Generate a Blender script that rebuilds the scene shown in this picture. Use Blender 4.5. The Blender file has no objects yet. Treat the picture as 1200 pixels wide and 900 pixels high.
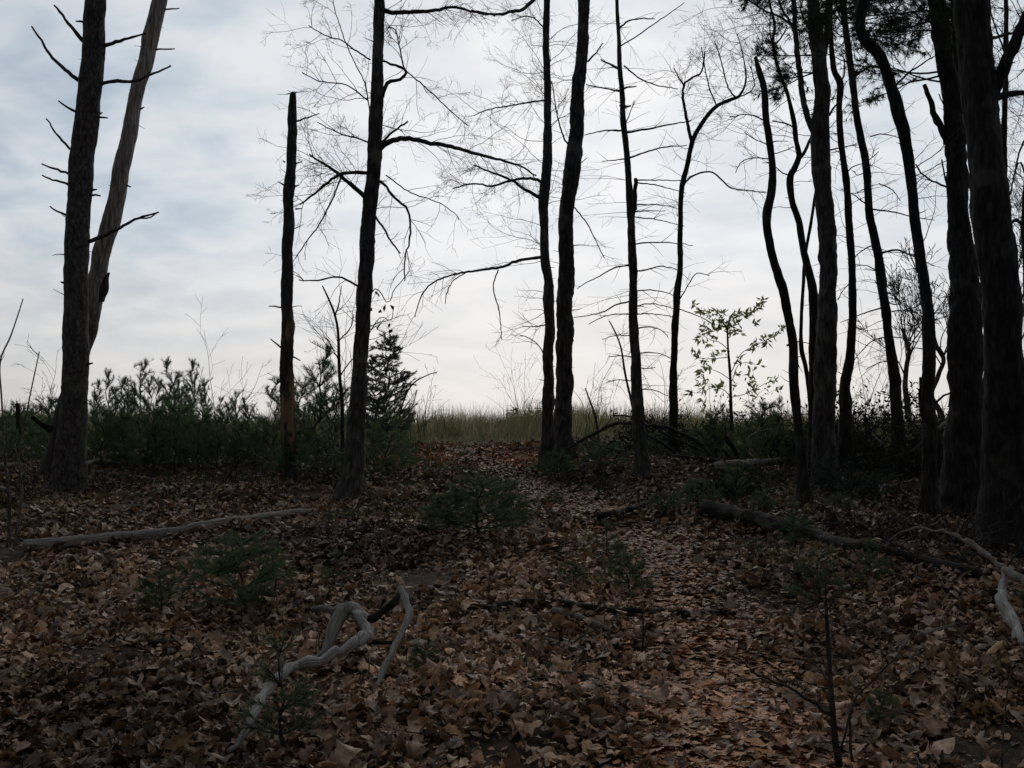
import bpy, math, random
import numpy as np
from mathutils import Vector

R = math.radians
rnd = random.Random(11)
nr = np.random.default_rng(7)
scene = bpy.context.scene
col = scene.collection

# ------------------------------------------------------------------ camera
CAMZ, PITCH, F = 1.6, R(4.0), 1170.0
cam_d = bpy.data.cameras.new('camera'); cam = bpy.data.objects.new('camera', cam_d); col.objects.link(cam)
cam_d.sensor_width = 36.0; cam_d.lens = F / 1200 * 36.0; cam_d.clip_start = 0.05; cam_d.clip_end = 2000
cam.location = (0, 0, CAMZ); cam.rotation_euler = (R(90) + PITCH, 0, 0)
scene.camera = cam
cp, sp = math.cos(PITCH), math.sin(PITCH)

def ray(px, py):
    cx, cy = (px - 600) / F, (450 - py) / F
    return np.array([cx, cp - cy * sp, sp + cy * cp])

def P(px, py, Y):
    """the place in the world seen at photo point px,py and standing Y metres ahead"""
    d = ray(px, py)
    return np.array([0, 0, CAMZ]) + d * (Y / d[1])

# ------------------------------------------------------------------ terrain
_gs = [(rnd.uniform(0, 6.28), rnd.uniform(1.0, 4.5), rnd.uniform(0, 6.28)) for _ in range(12)]
def ground(x, y):
    x = np.asarray(x, float); y = np.asarray(y, float)
    u = np.clip(y - 15, 0, 15)
    g = np.where(y < 0, 0.03 * y, 0.1 * np.minimum(y, 15)) + 0.1 * u - 0.1 * u * u / 30 - 0.012 * np.maximum(y - 30, 0)
    g = g + (0.10 * np.sin(x * .42 + 1.0) + 0.07 * np.sin(x * 1.1 + .4)) * np.exp(-((y - 24) / 5.0) ** 2)
    b = 0
    for a, wl, ph in _gs:
        b = b + 0.0105 * wl ** 0.6 * np.sin((x * math.cos(a) + y * math.sin(a)) * 6.283 / wl + ph)
    return g + b * np.clip((60 - np.abs(y)) / 30, 0, 1)
def gz(x, y): return float(ground(x, y))

def hit(px, py):
    d = ray(px, py); t = 2.0
    while t < 80:
        p = np.array([0, 0, CAMZ]) + d * t
        if p[2] < gz(p[0], p[1]): break
        t += 0.03
    return p
def hit_h(px, py, h):
    d = ray(px, py); t = 2.0
    while t < 80:
        p = np.array([0, 0, CAMZ]) + d * t
        if p[2] < gz(p[0], p[1]) + h: break
        t += 0.02
    return p
def on(px, Y):
    d = ray(px, 520); x = d[0] / d[1] * Y
    return np.array([x, Y, gz(x, Y)])

# ------------------------------------------------------------------ mesh builder
class MB:
    def __init__(s): s.v = []; s.q = []; s.t = []; s.n = 0; s.c = []; s.usec = False; s.usegr = False; s.gr = []
    def add(s, v, q=None, t=None, c=None):
        v = np.asarray(v, np.float32).reshape(-1, 3)
        if q is not None and len(q): s.q.append(np.asarray(q, np.int64).reshape(-1, 4) + s.n)
        if t is not None and len(t): s.t.append(np.asarray(t, np.int64).reshape(-1, 3) + s.n)
        s.v.append(v); s.n += len(v)
        if c is not None: s.usec = True; s.c.append(np.asarray(c, np.float32).reshape(-1, 3))
    def mesh(s, name, m, smooth=True):
        me = bpy.data.meshes.new(name)
        v = np.concatenate(s.v) if s.v else np.zeros((0, 3), np.float32)
        q = np.concatenate(s.q) if s.q else np.zeros((0, 4), np.int64)
        t = np.concatenate(s.t) if s.t else np.zeros((0, 3), np.int64)
        me.vertices.add(len(v)); me.vertices.foreach_set('co', v.ravel())
        lo = np.concatenate([q.ravel(), t.ravel()]).astype(np.int32)
        me.loops.add(len(lo)); me.loops.foreach_set('vertex_index', lo)
        st = np.concatenate([np.arange(len(q)) * 4, len(q) * 4 + np.arange(len(t)) * 3]).astype(np.int32)
        me.polygons.add(len(st)); me.polygons.foreach_set('loop_start', st)
        me.polygons.foreach_set('use_smooth', np.full(len(st), smooth))
        if s.usec:
            c = np.concatenate(s.c); a = me.attributes.new('Tint', 'FLOAT_COLOR', 'POINT')
            a.data.foreach_set('color', np.concatenate([c, np.ones((len(c), 1), np.float32)], 1).ravel())
        if s.usegr:
            a = me.attributes.new('Grain', 'FLOAT_VECTOR', 'POINT'); a.data.foreach_set('vector', np.concatenate(s.gr).ravel())
        me.update(calc_edges=True); me.materials.append(m)
        return me
    def obj(s, name, m, parent=None, smooth=True):
        o = bpy.data.objects.new(name, s.mesh(name, m, smooth)); col.objects.link(o)
        if parent is not None:
            o.parent = parent; o.matrix_parent_inverse = parent.matrix_basis.inverted()
        return o

def tag(o, label, cat, group=None, kind=None):
    if label: o['label'] = label
    if cat: o['category'] = cat
    if group: o['group'] = group
    if kind: o['kind'] = kind
    return o
def empty(name, loc, label, cat, group=None):
    o = bpy.data.objects.new(name, None); col.objects.link(o)
    o.location = [float(c) for c in loc]; o.empty_display_size = 0.2
    return tag(o, label, cat, group)

def spline(pts, n_per):
    """Catmull-Rom through rows of pts (any number of columns)"""
    p = np.asarray(pts, float)
    if len(p) < 3: 
        t = np.linspace(0, 1, n_per + 1)[:, None]; return p[0] * (1 - t) + p[1] * t
    p = np.vstack([2 * p[0] - p[1], p, 2 * p[-1] - p[-2]])
    out = []
    for i in range(1, len(p) - 2):
        t = np.linspace(0, 1, n_per, endpoint=False)[:, None]
        a, b, c, d = p[i - 1], p[i], p[i + 1], p[i + 2]
        out.append(0.5 * (2 * b + (c - a) * t + (2 * a - 5 * b + 4 * c - d) * t * t + (3 * b - a - 3 * c + d) * t ** 3))
    out.append(p[-2][None])
    return np.vstack(out)

def resample(rows, step):
    p = np.asarray(rows, float)
    s = np.concatenate([[0], np.cumsum(np.linalg.norm(np.diff(p[:, :3], axis=0), axis=1))])
    n = max(2, int(s[-1] / step) + 1); t = np.linspace(0, s[-1], n)
    return np.stack([np.interp(t, s, p[:, k]) for k in range(p.shape[1])], 1)

def frames(p):
    T = np.gradient(p, axis=0); T /= np.linalg.norm(T, axis=1)[:, None] + 1e-9
    ref = np.array([1.0, 0, 0]) if abs(T[0][0]) < 0.8 else np.array([0, 1.0, 0])
    A = np.zeros_like(p); a = ref
    for i in range(len(p)):
        a = a - T[i] * np.dot(a, T[i]); a = a / (np.linalg.norm(a) + 1e-9); A[i] = a
    return T, A, np.cross(T, A)

def tube(mb, p, r, k=5, cap=True, rough=None):
    if mb.usegr:
        s_ = np.concatenate([[0], np.cumsum(np.linalg.norm(np.diff(np.asarray(p), axis=0), axis=1))]); th = np.arange(k) * 2 * math.pi / k
        g_ = np.stack([np.tile(np.cos(th), len(s_)), np.tile(np.sin(th), len(s_)), np.repeat(s_, k)], 1)
        mb.gr.append(np.vstack([g_, [[0, 0, s_[-1]], [0, 0, 0]]]).astype(np.float32))
    p = np.asarray(p, float); r = np.asarray(r, float); n = len(p)
    T, A, B = frames(p)
    th = np.arange(k) * 2 * math.pi / k
    rr = r[:, None] * np.ones(k)
    if rough is not None: rr = rr * rough
    v = p[:, None] + rr[..., None] * (np.cos(th)[None, :, None] * A[:, None] + np.sin(th)[None, :, None] * B[:, None])
    i = np.arange(n - 1)[:, None] * k; j = np.arange(k)[None]; j2 = (j + 1) % k
    q = np.stack([i + j, i + j2, i + k + j2, i + k + j], -1).reshape(-1, 4)
    v = v.reshape(-1, 3); t = None
    if cap:
        v = np.vstack([v, p[-1] + T[-1] * r[-1] * 0.4, p[0]])
        a = (n - 1) * k; jj = np.arange(k)
        t = np.vstack([np.stack([a + jj, a + (jj + 1) % k, np.full(k, n * k)], 1), np.stack([(jj + 1) % k, jj, np.full(k, n * k + 1)], 1)])
    mb.add(v, q, t)

def vnoise(rs, n, k, nz, nt):
    """smooth random field, n rows by k columns wrapping round, nz x nt cells"""
    g = rs.random((nz + 3, nt)) * 2 - 1
    z = np.linspace(0, nz, n); t = np.arange(k) / k * nt
    z0 = np.floor(z).astype(int); t0 = np.floor(t).astype(int)
    fz = (z - z0); ft = (t - t0); fz = (fz * fz * (3 - 2 * fz))[:, None]; ft = (ft * ft * (3 - 2 * ft))[None]
    a, b = t0 % nt, (t0 + 1) % nt
    return (g[z0][:, a] * (1 - ft) + g[z0][:, b] * ft) * (1 - fz) + (g[z0 + 1][:, a] * (1 - ft) + g[z0 + 1][:, b] * ft) * fz

def bark_tube(mb, rows, seed, k=22, step=0.05, amp=0.07, lumps=0.06, flare=0.0, jag=0.0, ridge=13):
    """rows: x,y,z,r from base to top"""
    rs = np.random.default_rng(seed)
    c = resample(rows, step); n = len(c); p, r = c[:, :3].copy(), c[:, 3].copy()
    L = n * step
    rough = 1 + amp * vnoise(rs, n, k, max(2, int(L / 0.16)), ridge) + amp * 0.6 * vnoise(rs, n, k, max(2, int(L / 0.06)), k) \
        + lumps * vnoise(rs, n, k, max(2, int(L / 0.5)), 4)
    if flare:
        h = np.arange(n) * step
        fl = np.exp(-h / 0.32)[:, None]
        th = np.arange(k) / k * 6.283
        lob = 1 + 0.35 * np.cos(th * rs.integers(4, 6) + rs.random() * 6) + 0.25 * np.cos(th * 3 + rs.random() * 6)
        rough = rough + flare * fl * lob[None]
    if jag:
        m = min(n, 8); th = rs.random(k)
        ti = np.linspace(0, 1, m)[:, None]
        rough[-m:] *= 1 - jag * ti * (0.4 + 0.6 * th)[None]
    bump = np.ones(n)
    for _ in range(int(L / 0.9)):      # old knots and swellings
        z0 = rs.uniform(0.3, max(0.4, L)); bump += rs.uniform(.02, .11) * np.exp(-((np.arange(n) * step - z0) / rs.uniform(.05, .16)) ** 2)
    sway = np.stack([vnoise(rs, n, 3, max(2, int(L / .35)), 3)[:, 0], vnoise(rs, n, 3, max(2, int(L / .35)), 3)[:, 1], np.zeros(n)], 1)
    fade = np.minimum(1, np.arange(n) * step / .6)[:, None]
    tube(mb, p + sway * r[:, None] * (.2 if k < 24 else .06) * fade, r * (1 + (bump - 1) * (0 if flare == 0 else (1 if k < 24 else .4))), k, True, rough)

# ------------------------------------------------------------------ materials
def mat(name): 
    m = bpy.data.materials.new(name); m.use_nodes = True
    nt = m.node_tree; b = nt.nodes['Principled BSDF']; b.inputs['Roughness'].default_value = 0.85
    b.inputs['Specular IOR Level'].default_value = 0.15
    return m, nt, b
def N(nt, t, **kw):
    n = nt.nodes.new(t)
    for k, v in kw.items(): setattr(n, k, v)
    return n
def ramp(nt, stops):
    n = N(nt, 'ShaderNodeValToRGB'); e = n.color_ramp.elements
    while len(e) < len(stops): e.new(0.5)
    for i, (p, c) in enumerate(stops): e[i].position = p; e[i].color = (*c, 1)
    return n
def bark_mat(name, dark, mid, light, sx=14, sz=3, bump=0.6, lichen=0.0, patch=None, crack=0.8, grain=False):
    m, nt, b = mat(name); L = nt.links.new
    tc = N(nt, 'ShaderNodeTexCoord'); mp = N(nt, 'ShaderNodeMapping'); mp.inputs['Scale'].default_value = (sx, sx, sz)
    if grain:
        ga = N(nt, 'ShaderNodeAttribute', attribute_name='Grain'); L(ga.outputs['Vector'], mp.inputs[0])
    else: L(tc.outputs['Object'], mp.inputs[0])
    n1 = N(nt, 'ShaderNodeTexNoise'); n1.inputs['Scale'].default_value = 1.6; n1.inputs['Detail'].default_value = 8; n1.inputs['Roughness'].default_value = 0.65
    L(mp.outputs[0], n1.inputs['Vector'])
    vo = N(nt, 'ShaderNodeTexVoronoi', feature='DISTANCE_TO_EDGE'); vo.inputs['Scale'].default_value = 1.5; L(mp.outputs[0], vo.inputs['Vector'])
    rp = ramp(nt, [(0.28, dark), (0.5, mid), (0.75, light)]); L(n1.outputs['Fac'], rp.inputs[0])
    cr = ramp(nt, [(0.0, (0.35, 0.35, 0.35)), (0.22, (1, 1, 1))]); L(vo.outputs['Distance'], cr.inputs[0])
    mx = N(nt, 'ShaderNodeMix', data_type='RGBA', blend_type='MULTIPLY'); mx.inputs['Factor'].default_value = crack
    L(rp.outputs[0], mx.inputs['A']); L(cr.outputs[0], mx.inputs['B']); out = mx.outputs['Result']
    if lichen:
        n2 = N(nt, 'ShaderNodeTexNoise'); n2.inputs['Scale'].default_value = 3.5; n2.inputs['Detail'].default_value = 5; L(tc.outputs['Object'], n2.inputs['Vector'])
        r2 = ramp(nt, [(0.58, (0, 0, 0)), (0.66, (1, 1, 1))]); L(n2.outputs['Fac'], r2.inputs[0])
        m2 = N(nt, 'ShaderNodeMix', data_type='RGBA'); ml = N(nt, 'ShaderNodeMath', operation='MULTIPLY'); ml.inputs[1].default_value = lichen
        L(r2.outputs[0], ml.inputs[0]); L(ml.outputs[0], m2.inputs['Factor']); L(out, m2.inputs['A']); m2.inputs['B'].default_value = (0.16, 0.17, 0.14, 1); out = m2.outputs['Result']
    if patch:   # second colour between two heights: snag's bare wood, dead trunk's darker foot
        n3 = N(nt, 'ShaderNodeTexNoise'); n3.inputs['Scale'].default_value = 2.2; n3.inputs['Detail'].default_value = 4
        mp3 = N(nt, 'ShaderNodeMapping'); mp3.inputs['Scale'].default_value = patch['sc']; L(tc.outputs['Object'], mp3.inputs[0]); L(mp3.outputs[0], n3.inputs['Vector'])
        sx_ = N(nt, 'ShaderNodeSeparateXYZ'); L(tc.outputs['Object'], sx_.inputs[0])
        mr = N(nt, 'ShaderNodeMapRange'); mr.inputs['From Min'].default_value = patch['z0']; mr.inputs['From Max'].default_value = patch['z1']
        L(sx_.outputs['Z'], mr.inputs['Value'])
        pr = ramp(nt, [(0.0, (0, 0, 0)), (0.12, (1, 1, 1)), (0.8, (1, 1, 1)), (1.0, (0, 0, 0))]); L(mr.outputs[0], pr.inputs[0])
        ad = N(nt, 'ShaderNodeMath', operation='MULTIPLY'); rr = ramp(nt, [(patch['t'], (0, 0, 0)), (patch['t'] + 0.06, (1, 1, 1))]); L(n3.outputs['Fac'], rr.inputs[0])
        L(pr.outputs[0], ad.inputs[0]); L(rr.outputs[0], ad.inputs[1])
        m3 = N(nt, 'ShaderNodeMix', data_type='RGBA'); L(ad.outputs[0], m3.inputs['Factor']); L(out, m3.inputs['A'])
        wr = ramp(nt, [(0.3, tuple(c * 0.6 for c in patch['c'])), (0.7, patch['c'])]); L(n1.outputs['Fac'], wr.inputs[0]); L(wr.outputs[0], m3.inputs['B']); out = m3.outputs['Result']
    L(out, b.inputs['Base Color'])
    bp = N(nt, 'ShaderNodeBump'); bp.inputs['Strength'].default_value = bump; bp.inputs['Distance'].default_value = 0.02
    ab = N(nt, 'ShaderNodeMath', operation='MULTIPLY_ADD'); L(vo.outputs['Distance'], ab.inputs[0]); ab.inputs[1].default_value = 1.2 * crack; L(n1.outputs['Fac'], ab.inputs[2])
    L(ab.outputs[0], bp.inputs['Height']); L(bp.outputs[0], b.inputs['Normal'])
    return m
def tint_mat(name, scale=40, var=0.45, transl=0.0, rough=0.75, spec=0.15):
    m, nt, b = mat(name); b.inputs['Specular IOR Level'].default_value = spec; L = nt.links.new
    at = N(nt, 'ShaderNodeAttribute', attribute_name='Tint'); tc = N(nt, 'ShaderNodeTexCoord')
    n1 = N(nt, 'ShaderNodeTexNoise'); n1.inputs['Scale'].default_value = scale; n1.inputs['Detail'].default_value = 4; L(tc.outputs['Object'], n1.inputs['Vector'])
    r1 = ramp(nt, [(0.3, (1 - var,) * 3), (0.7, (1 + var * 0.4,) * 3)]); L(n1.outputs['Fac'], r1.inputs[0])
    mx = N(nt, 'ShaderNodeMix', data_type='RGBA', blend_type='MULTIPLY'); mx.inputs['Factor'].default_value = 1; L(at.outputs['Color'], mx.inputs['A']); L(r1.outputs[0], mx.inputs['B'])
    L(mx.outputs['Result'], b.inputs['Base Color']); b.inputs['Roughness'].default_value = rough
    if transl:
        tr = N(nt, 'ShaderNodeBsdfTranslucent'); L(mx.outputs['Result'], tr.inputs['Color']); ms = N(nt, 'ShaderNodeMixShader'); ms.inputs[0].default_value = transl
        L(b.outputs[0], ms.inputs[1]); L(tr.outputs[0], ms.inputs[2]); L(ms.outputs[0], nt.nodes['Material Output'].inputs['Surface'])
    return m
def soil_mat(name, c0, c1, c2, far=None):
    m, nt, b = mat(name); L = nt.links.new
    tc = N(nt, 'ShaderNodeTexCoord')
    n1 = N(nt, 'ShaderNodeTexNoise'); n1.inputs['Scale'].default_value = 6; n1.inputs['Detail'].default_value = 10; n1.inputs['Roughness'].default_value = 0.7; L(tc.outputs['Object'], n1.inputs['Vector'])
    vo = N(nt, 'ShaderNodeTexVoronoi'); vo.inputs['Scale'].default_value = 16; L(tc.outputs['Object'], vo.inputs['Vector'])
    rp = ramp(nt, [(0.3, c0), (0.5, c1), (0.72, c2)])
    md = N(nt, 'ShaderNodeMath', operation='MULTIPLY_ADD'); L(vo.outputs['Color'], md.inputs[0]); md.inputs[1].default_value = 0.3
    sb = N(nt, 'ShaderNodeMath', operation='MULTIPLY'); L(n1.outputs['Fac'], sb.inputs[0]); sb.inputs[1].default_value = 0.72; L(sb.outputs[0], md.inputs[2])
    L(md.outputs[0], rp.inputs[0]); out = rp.outputs[0]
    if far:
        sx = N(nt, 'ShaderNodeSeparateXYZ'); L(tc.outputs['Object'], sx.inputs[0])
        mr = N(nt, 'ShaderNodeMapRange'); mr.inputs['From Min'].default_value = 16.0; mr.inputs['From Max'].default_value = 18.5; L(sx.outputs['Y'], mr.inputs['Value'])
        mx = N(nt, 'ShaderNodeMix', data_type='RGBA'); L(mr.outputs[0], mx.inputs['Factor']); L(out, mx.inputs['A'])
        r2 = ramp(nt, [(0.35, far[0]), (0.65, far[1])]); L(n1.outputs['Fac'], r2.inputs[0]); L(r2.outputs[0], mx.inputs['B']); out = mx.outputs['Result']
    L(out, b.inputs['Base Color'])
    bp = N(nt, 'ShaderNodeBump'); bp.inputs['Strength'].default_value = 0.8; bp.inputs['Distance'].default_value = 0.03; L(n1.outputs['Fac'], bp.inputs['Height']); L(bp.outputs[0], b.inputs['Normal'])
    b.inputs['Roughness'].default_value = 0.95
    return m

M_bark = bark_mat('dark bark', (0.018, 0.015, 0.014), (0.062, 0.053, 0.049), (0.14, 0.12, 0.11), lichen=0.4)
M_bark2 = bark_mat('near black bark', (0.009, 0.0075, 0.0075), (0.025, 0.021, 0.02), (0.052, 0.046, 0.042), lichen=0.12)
M_pinebark = bark_mat('pine bark', (0.022, 0.019, 0.018), (0.075, 0.064, 0.061), (0.16, 0.14, 0.132), sx=16, sz=7, lichen=0.2)
M_dead = bark_mat('bare dead wood', (0.09, 0.077, 0.068), (0.32, 0.275, 0.245), (0.5, 0.44, 0.4), sx=22, sz=1.5, bump=0.4,
                  patch=dict(sc=(3, 3, 1.3), z0=-1.5, z1=3.6, t=0.0, c=(0.055, 0.044, 0.038)))
M_snag = bark_mat('half stripped bark', (0.025, 0.02, 0.018), (0.06, 0.05, 0.045), (0.11, 0.095, 0.085),
                  patch=dict(sc=(5, 5, 0.5), z0=1.55, z1=3.5, t=0.47, c=(0.27, 0.165, 0.09)))
M_grey = bark_mat('weathered grey wood', (0.13, 0.12, 0.108), (0.46, 0.44, 0.41), (0.72, 0.70, 0.665), sx=3.2, sz=5, bump=0.9, crack=.6, grain=True)
M_tl = bark_mat('litter twig', (0.05, 0.043, 0.036), (0.12, 0.1, 0.085), (0.2, 0.17, 0.145), sx=12, sz=12, bump=.2)
M_log = bark_mat('old log wood', (0.08, 0.072, 0.063), (0.24, 0.22, 0.195), (0.40, 0.375, 0.34), sx=3.0, sz=4, bump=0.8, crack=.6, grain=True)
M_darklog = bark_mat('mossy dark log', (0.009, 0.008, 0.007), (0.024, 0.022, 0.018), (0.045, 0.042, 0.034), sx=3.0, sz=6, lichen=.4, grain=True)
M_twig = bark_mat('twig bark', (0.02, 0.017, 0.015), (0.045, 0.039, 0.035), (0.08, 0.07, 0.062), sx=10, sz=10, bump=0.2)
M_paletwig = bark_mat('pale twig bark', (0.06, 0.05, 0.042), (0.13, 0.11, 0.095), (0.2, 0.175, 0.15), sx=10, sz=10, bump=0.2)
M_needle = tint_mat('pine needles', 5, 0.4, 0.5)
M_leaf = tint_mat('dry fallen leaf', 45, 0.45, 0.12, rough=0.6, spec=0.28)
M_leafy = tint_mat('backlit green leaf', 25, 0.25, 0.72)
M_green = tint_mat('green leaf', 25, 0.3, 0.5)
M_grass = tint_mat('meadow grass', 3, 0.4, 0.3)
M_soil = soil_mat('woodland soil', (0.012, 0.009, 0.007), (0.045, 0.031, 0.022), (0.11, 0.075, 0.052), far=((0.035, 0.042, 0.02), (0.11, 0.1, 0.055)))
M_path = soil_mat('trodden soil', (0.03, 0.02, 0.013), (0.11, 0.07, 0.045), (0.2, 0.13, 0.085))

# ------------------------------------------------------------------ ground
def axis(a, b, step, far, grow=1.35):
    m = list(np.arange(a, b + 1e-6, step)); s = step; x = b
    while x < far: s *= grow; x += s; m.append(x)
    s = step; x = a
    while x > -far: s *= grow; x -= s; m.insert(0, x)
    return np.array(m)
gx, gy = axis(-14, 14, 0.14, 600), axis(-1, 31, 0.14, 600)
XX, YY = np.meshgrid(gx, gy)
def grid_obj(name, XX, YY, dz, m):
    mb = MB(); a, b = XX.shape
    i = np.arange(a - 1)[:, None] * b; j = np.arange(b - 1)[None]
    mb.add(np.stack([XX, YY, ground(XX, YY) + dz], -1), np.stack([i + j, i + j + 1, i + b + j + 1, i + b + j], -1))
    return mb.obj(name, m)
tag(grid_obj('ground', XX, YY, 0, M_soil), 'forest floor of dark soil rising gently to a grassy crest', 'ground', kind='structure')
# the trodden path, a strip that follows the ground
pc = np.array([hit(a_, b_)[:2] for a_, b_ in [(880, 1100), (872, 930), (862, 870), (842, 800), (815, 730), (790, 682), (758, 642), (718, 612), (675, 590), (632, 573), (592, 558), (562, 543), (550, 533)]])
pcs = spline(pc, 12)
def path_dist(x, y):
    cx = np.interp(y, pcs[:, 1], pcs[:, 0]); return np.abs(x - cx)
s_ = np.linspace(-1, 1, 11)
wob = 0.44 + 0.05 * np.sin(pcs[:, 1] * 3.1) + 0.04 * np.sin(pcs[:, 1] * 7.7)
PX = pcs[:, 0][:, None] + s_[None] * wob[:, None]; PY = pcs[:, 1][:, None] + 0 * PX
tag(grid_obj('path', PX, PY, 0.012, M_path), 'faint trodden footpath of crushed brown leaves leading up to the meadow', 'path', kind='structure')

# ------------------------------------------------------------------ fallen leaves
PROF = {
    'oak':   [0.04, 0.34, 0.20, 0.62, 0.34, 0.86, 0.46, 0.70, 0.30, 0.06],
    'oval':  [0.05, 0.26, 0.42, 0.52, 0.57, 0.55, 0.48, 0.36, 0.2, 0.03],
    'maple': [0.06, 0.75, 1.05, 0.55, 1.0, 0.5, 0.72, 0.28, 0.32, 0.03],
    'poplar':[0.05, 0.80, 0.95, 0.92, 0.70, 0.62, 0.78, 0.82, 0.55, 0.35],
}
PAL = np.array([[.30,.20,.14],[.25,.16,.108],[.17,.105,.07],[.36,.25,.185],[.29,.21,.17],[.11,.068,.048],[.22,.125,.072],[.40,.30,.235],[.07,.046,.036],[.29,.18,.095]])
leaves = MB()
def leaf_batch(x, y, size, rows, tint, lift, flat=1.0, shape_w=None):
    n = len(x)
    if n == 0: return
    kinds = list(PROF); pick = nr.choice(len(kinds), n, p=shape_w or [0.32, 0.48, 0.05, 0.15])
    prof = np.array([np.interp(np.linspace(0, 9, rows), np.arange(10), PROF[k]) for k in kinds])
    if rows < 8: prof = np.array([np.interp(np.linspace(0, 9, rows), np.arange(10), np.convolve(np.pad(PROF[k], 1, mode='edge'), [.25, .5, .25], 'valid')) for k in kinds]); prof[:, -1] = 0.05; prof[:, 0] = 0.05
    hw = prof[pick] * 0.5 * (0.85 + 0.3 * nr.random((n, rows)))             # half widths in leaf lengths
    u = np.linspace(-0.5, 0.5, rows)[None] * np.ones((n, 1))
    k1 = nr.normal(0, 2.9, n) * flat; k2 = nr.normal(0, 1.7, n) * flat     # roll across and along
    V = np.zeros((n, rows, 3, 3))
    for j, sgn in enumerate((-1, 0, 1)):
        v = sgn * hw
        kk = np.where(np.abs(k1) < 1e-2, 1e-2, k1)[:, None] * (0.7 + 0.6 * nr.random((n, 1)))
        V[:, :, j, 1] = np.sin(v * kk) / kk; zc = (1 - np.cos(v * kk)) / kk
        if sgn: zc = zc + nr.normal(0, 0.035, (n, rows)) * flat
        k = np.where(np.abs(k2) < 1e-2, 1e-2, k2)[:, None]
        V[:, :, j, 0] = np.sin(u * k) / k - zc * np.sin(u * k); V[:, :, j, 2] = (1 - np.cos(u * k)) / k + zc * np.cos(u * k)
        if sgn: V[:, :, j, 0] += nr.normal(0, 0.03, (n, rows))
    V *= size[:, None, None, None]
    yaw = nr.random(n) * 6.283; ta = nr.normal(0, 0.32, n) * flat; tb = nr.normal(0, 0.32, n) * flat
    def rot(V, ax, a):
        c, s = np.cos(a)[:, None, None], np.sin(a)[:, None, None]; o = V.copy(); i, j = [(1, 2), (2, 0), (0, 1)][ax]
        o[..., i] = V[..., i] * c - V[..., j] * s; o[..., j] = V[..., i] * s + V[..., j] * c; return o
    flip = nr.random(n) < 0.4; V[flip, ..., 2] *= -1
    V = rot(rot(rot(V, 0, ta), 1, tb), 2, yaw)
    zmin = V[..., 2].reshape(n, -1).min(1)
    base = ground(x, y) + lift - zmin * 0.75
    V[..., 0] += x[:, None, None]; V[..., 1] += y[:, None, None]; V[..., 2] += base[:, None, None]
    i = np.arange(rows - 1)[:, None] * 3; j = np.arange(2)[None]
    q = np.stack([i + j, i + j + 1, i + 3 + j + 1, i + 3 + j], -1).reshape(-1, 4)
    Q = (np.arange(n)[:, None, None] * rows * 3 + q[None]).reshape(-1, 4)
    ci = nr.choice(len(PAL), n); c = PAL[ci] * (0.45 + 0.85 * nr.random((n, 1))) * tint * np.array([1.06, .97, .87])
    C = np.repeat(c[:, None], rows * 3, 1) * (0.85 + 0.3 * nr.random((n, rows * 3, 1)))
    leaves.add(V, Q, None, C)
_ps = [(rnd.uniform(0, 6.28), rnd.uniform(0.5, 2.2), rnd.uniform(0, 6.28)) for _ in range(9)]
def patchy(x, y):
    b = 0
    for a, wl, ph in _ps: b = b + np.sin((x * math.cos(a) + y * math.sin(a)) * 6.283 / wl + ph)
    return b / 3.0
def scatter(y0, y1, n, rows, s0, s1, dens=0.0, dark=(1, 1, 1), flat=1.0, xw=None):
    y = y0 + (y1 - y0) * nr.random(n); w = 0.56 * y + 1.1
    x = (nr.random(n) * 2 - 1) * w
    if xw: x = xw[0] + (xw[1] - xw[0]) * nr.random(n)
    keep = (patchy(x, y) + nr.normal(0, 0.5, n) > dens) 
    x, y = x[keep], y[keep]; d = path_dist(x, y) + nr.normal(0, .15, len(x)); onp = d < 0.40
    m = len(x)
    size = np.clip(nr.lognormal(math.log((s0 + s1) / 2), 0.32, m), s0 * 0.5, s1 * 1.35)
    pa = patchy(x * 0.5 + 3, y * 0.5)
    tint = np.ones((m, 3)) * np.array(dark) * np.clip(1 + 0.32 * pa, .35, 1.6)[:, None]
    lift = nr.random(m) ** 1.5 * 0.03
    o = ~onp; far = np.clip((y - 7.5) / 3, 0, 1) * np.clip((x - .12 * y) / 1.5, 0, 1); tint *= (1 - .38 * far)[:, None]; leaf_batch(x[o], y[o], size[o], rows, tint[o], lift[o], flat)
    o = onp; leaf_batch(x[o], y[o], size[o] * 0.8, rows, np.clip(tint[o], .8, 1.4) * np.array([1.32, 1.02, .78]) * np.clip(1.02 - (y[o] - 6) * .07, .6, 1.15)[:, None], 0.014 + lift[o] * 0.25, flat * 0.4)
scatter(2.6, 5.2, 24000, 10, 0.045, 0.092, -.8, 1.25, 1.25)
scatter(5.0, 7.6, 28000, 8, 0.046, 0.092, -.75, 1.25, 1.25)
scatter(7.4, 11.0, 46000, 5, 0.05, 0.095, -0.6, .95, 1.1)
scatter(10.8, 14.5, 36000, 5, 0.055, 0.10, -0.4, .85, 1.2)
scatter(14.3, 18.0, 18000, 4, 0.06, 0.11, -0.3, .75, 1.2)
scatter(2.6, 6.5, 16000, 4, 0.016, 0.04, -1.5, .95, .8)      # broken bits
scatter(6.5, 10.0, 14000, 4, 0.02, 0.045, -1.5, .85, .8)
y = 2.6 + 13 * nr.random(15000) ** .8; x = np.interp(y, pcs[:, 1], pcs[:, 0]) + nr.normal(0, .3, 15000)
leaf_batch(x, y, .03 + .05 * nr.random(15000), 4, np.array([[1.32, 1.02, .78]]) * np.clip(1.02 - (y - 6) * .07, .6, 1.15)[:, None], .012 + .012 * nr.random(15000), .35)
scatter(14.0, 17.8, 9000, 4, 0.06, 0.11, -1.6, (1.3, .95, .8), 1.2, xw=(-2.0, 0.9))

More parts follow.
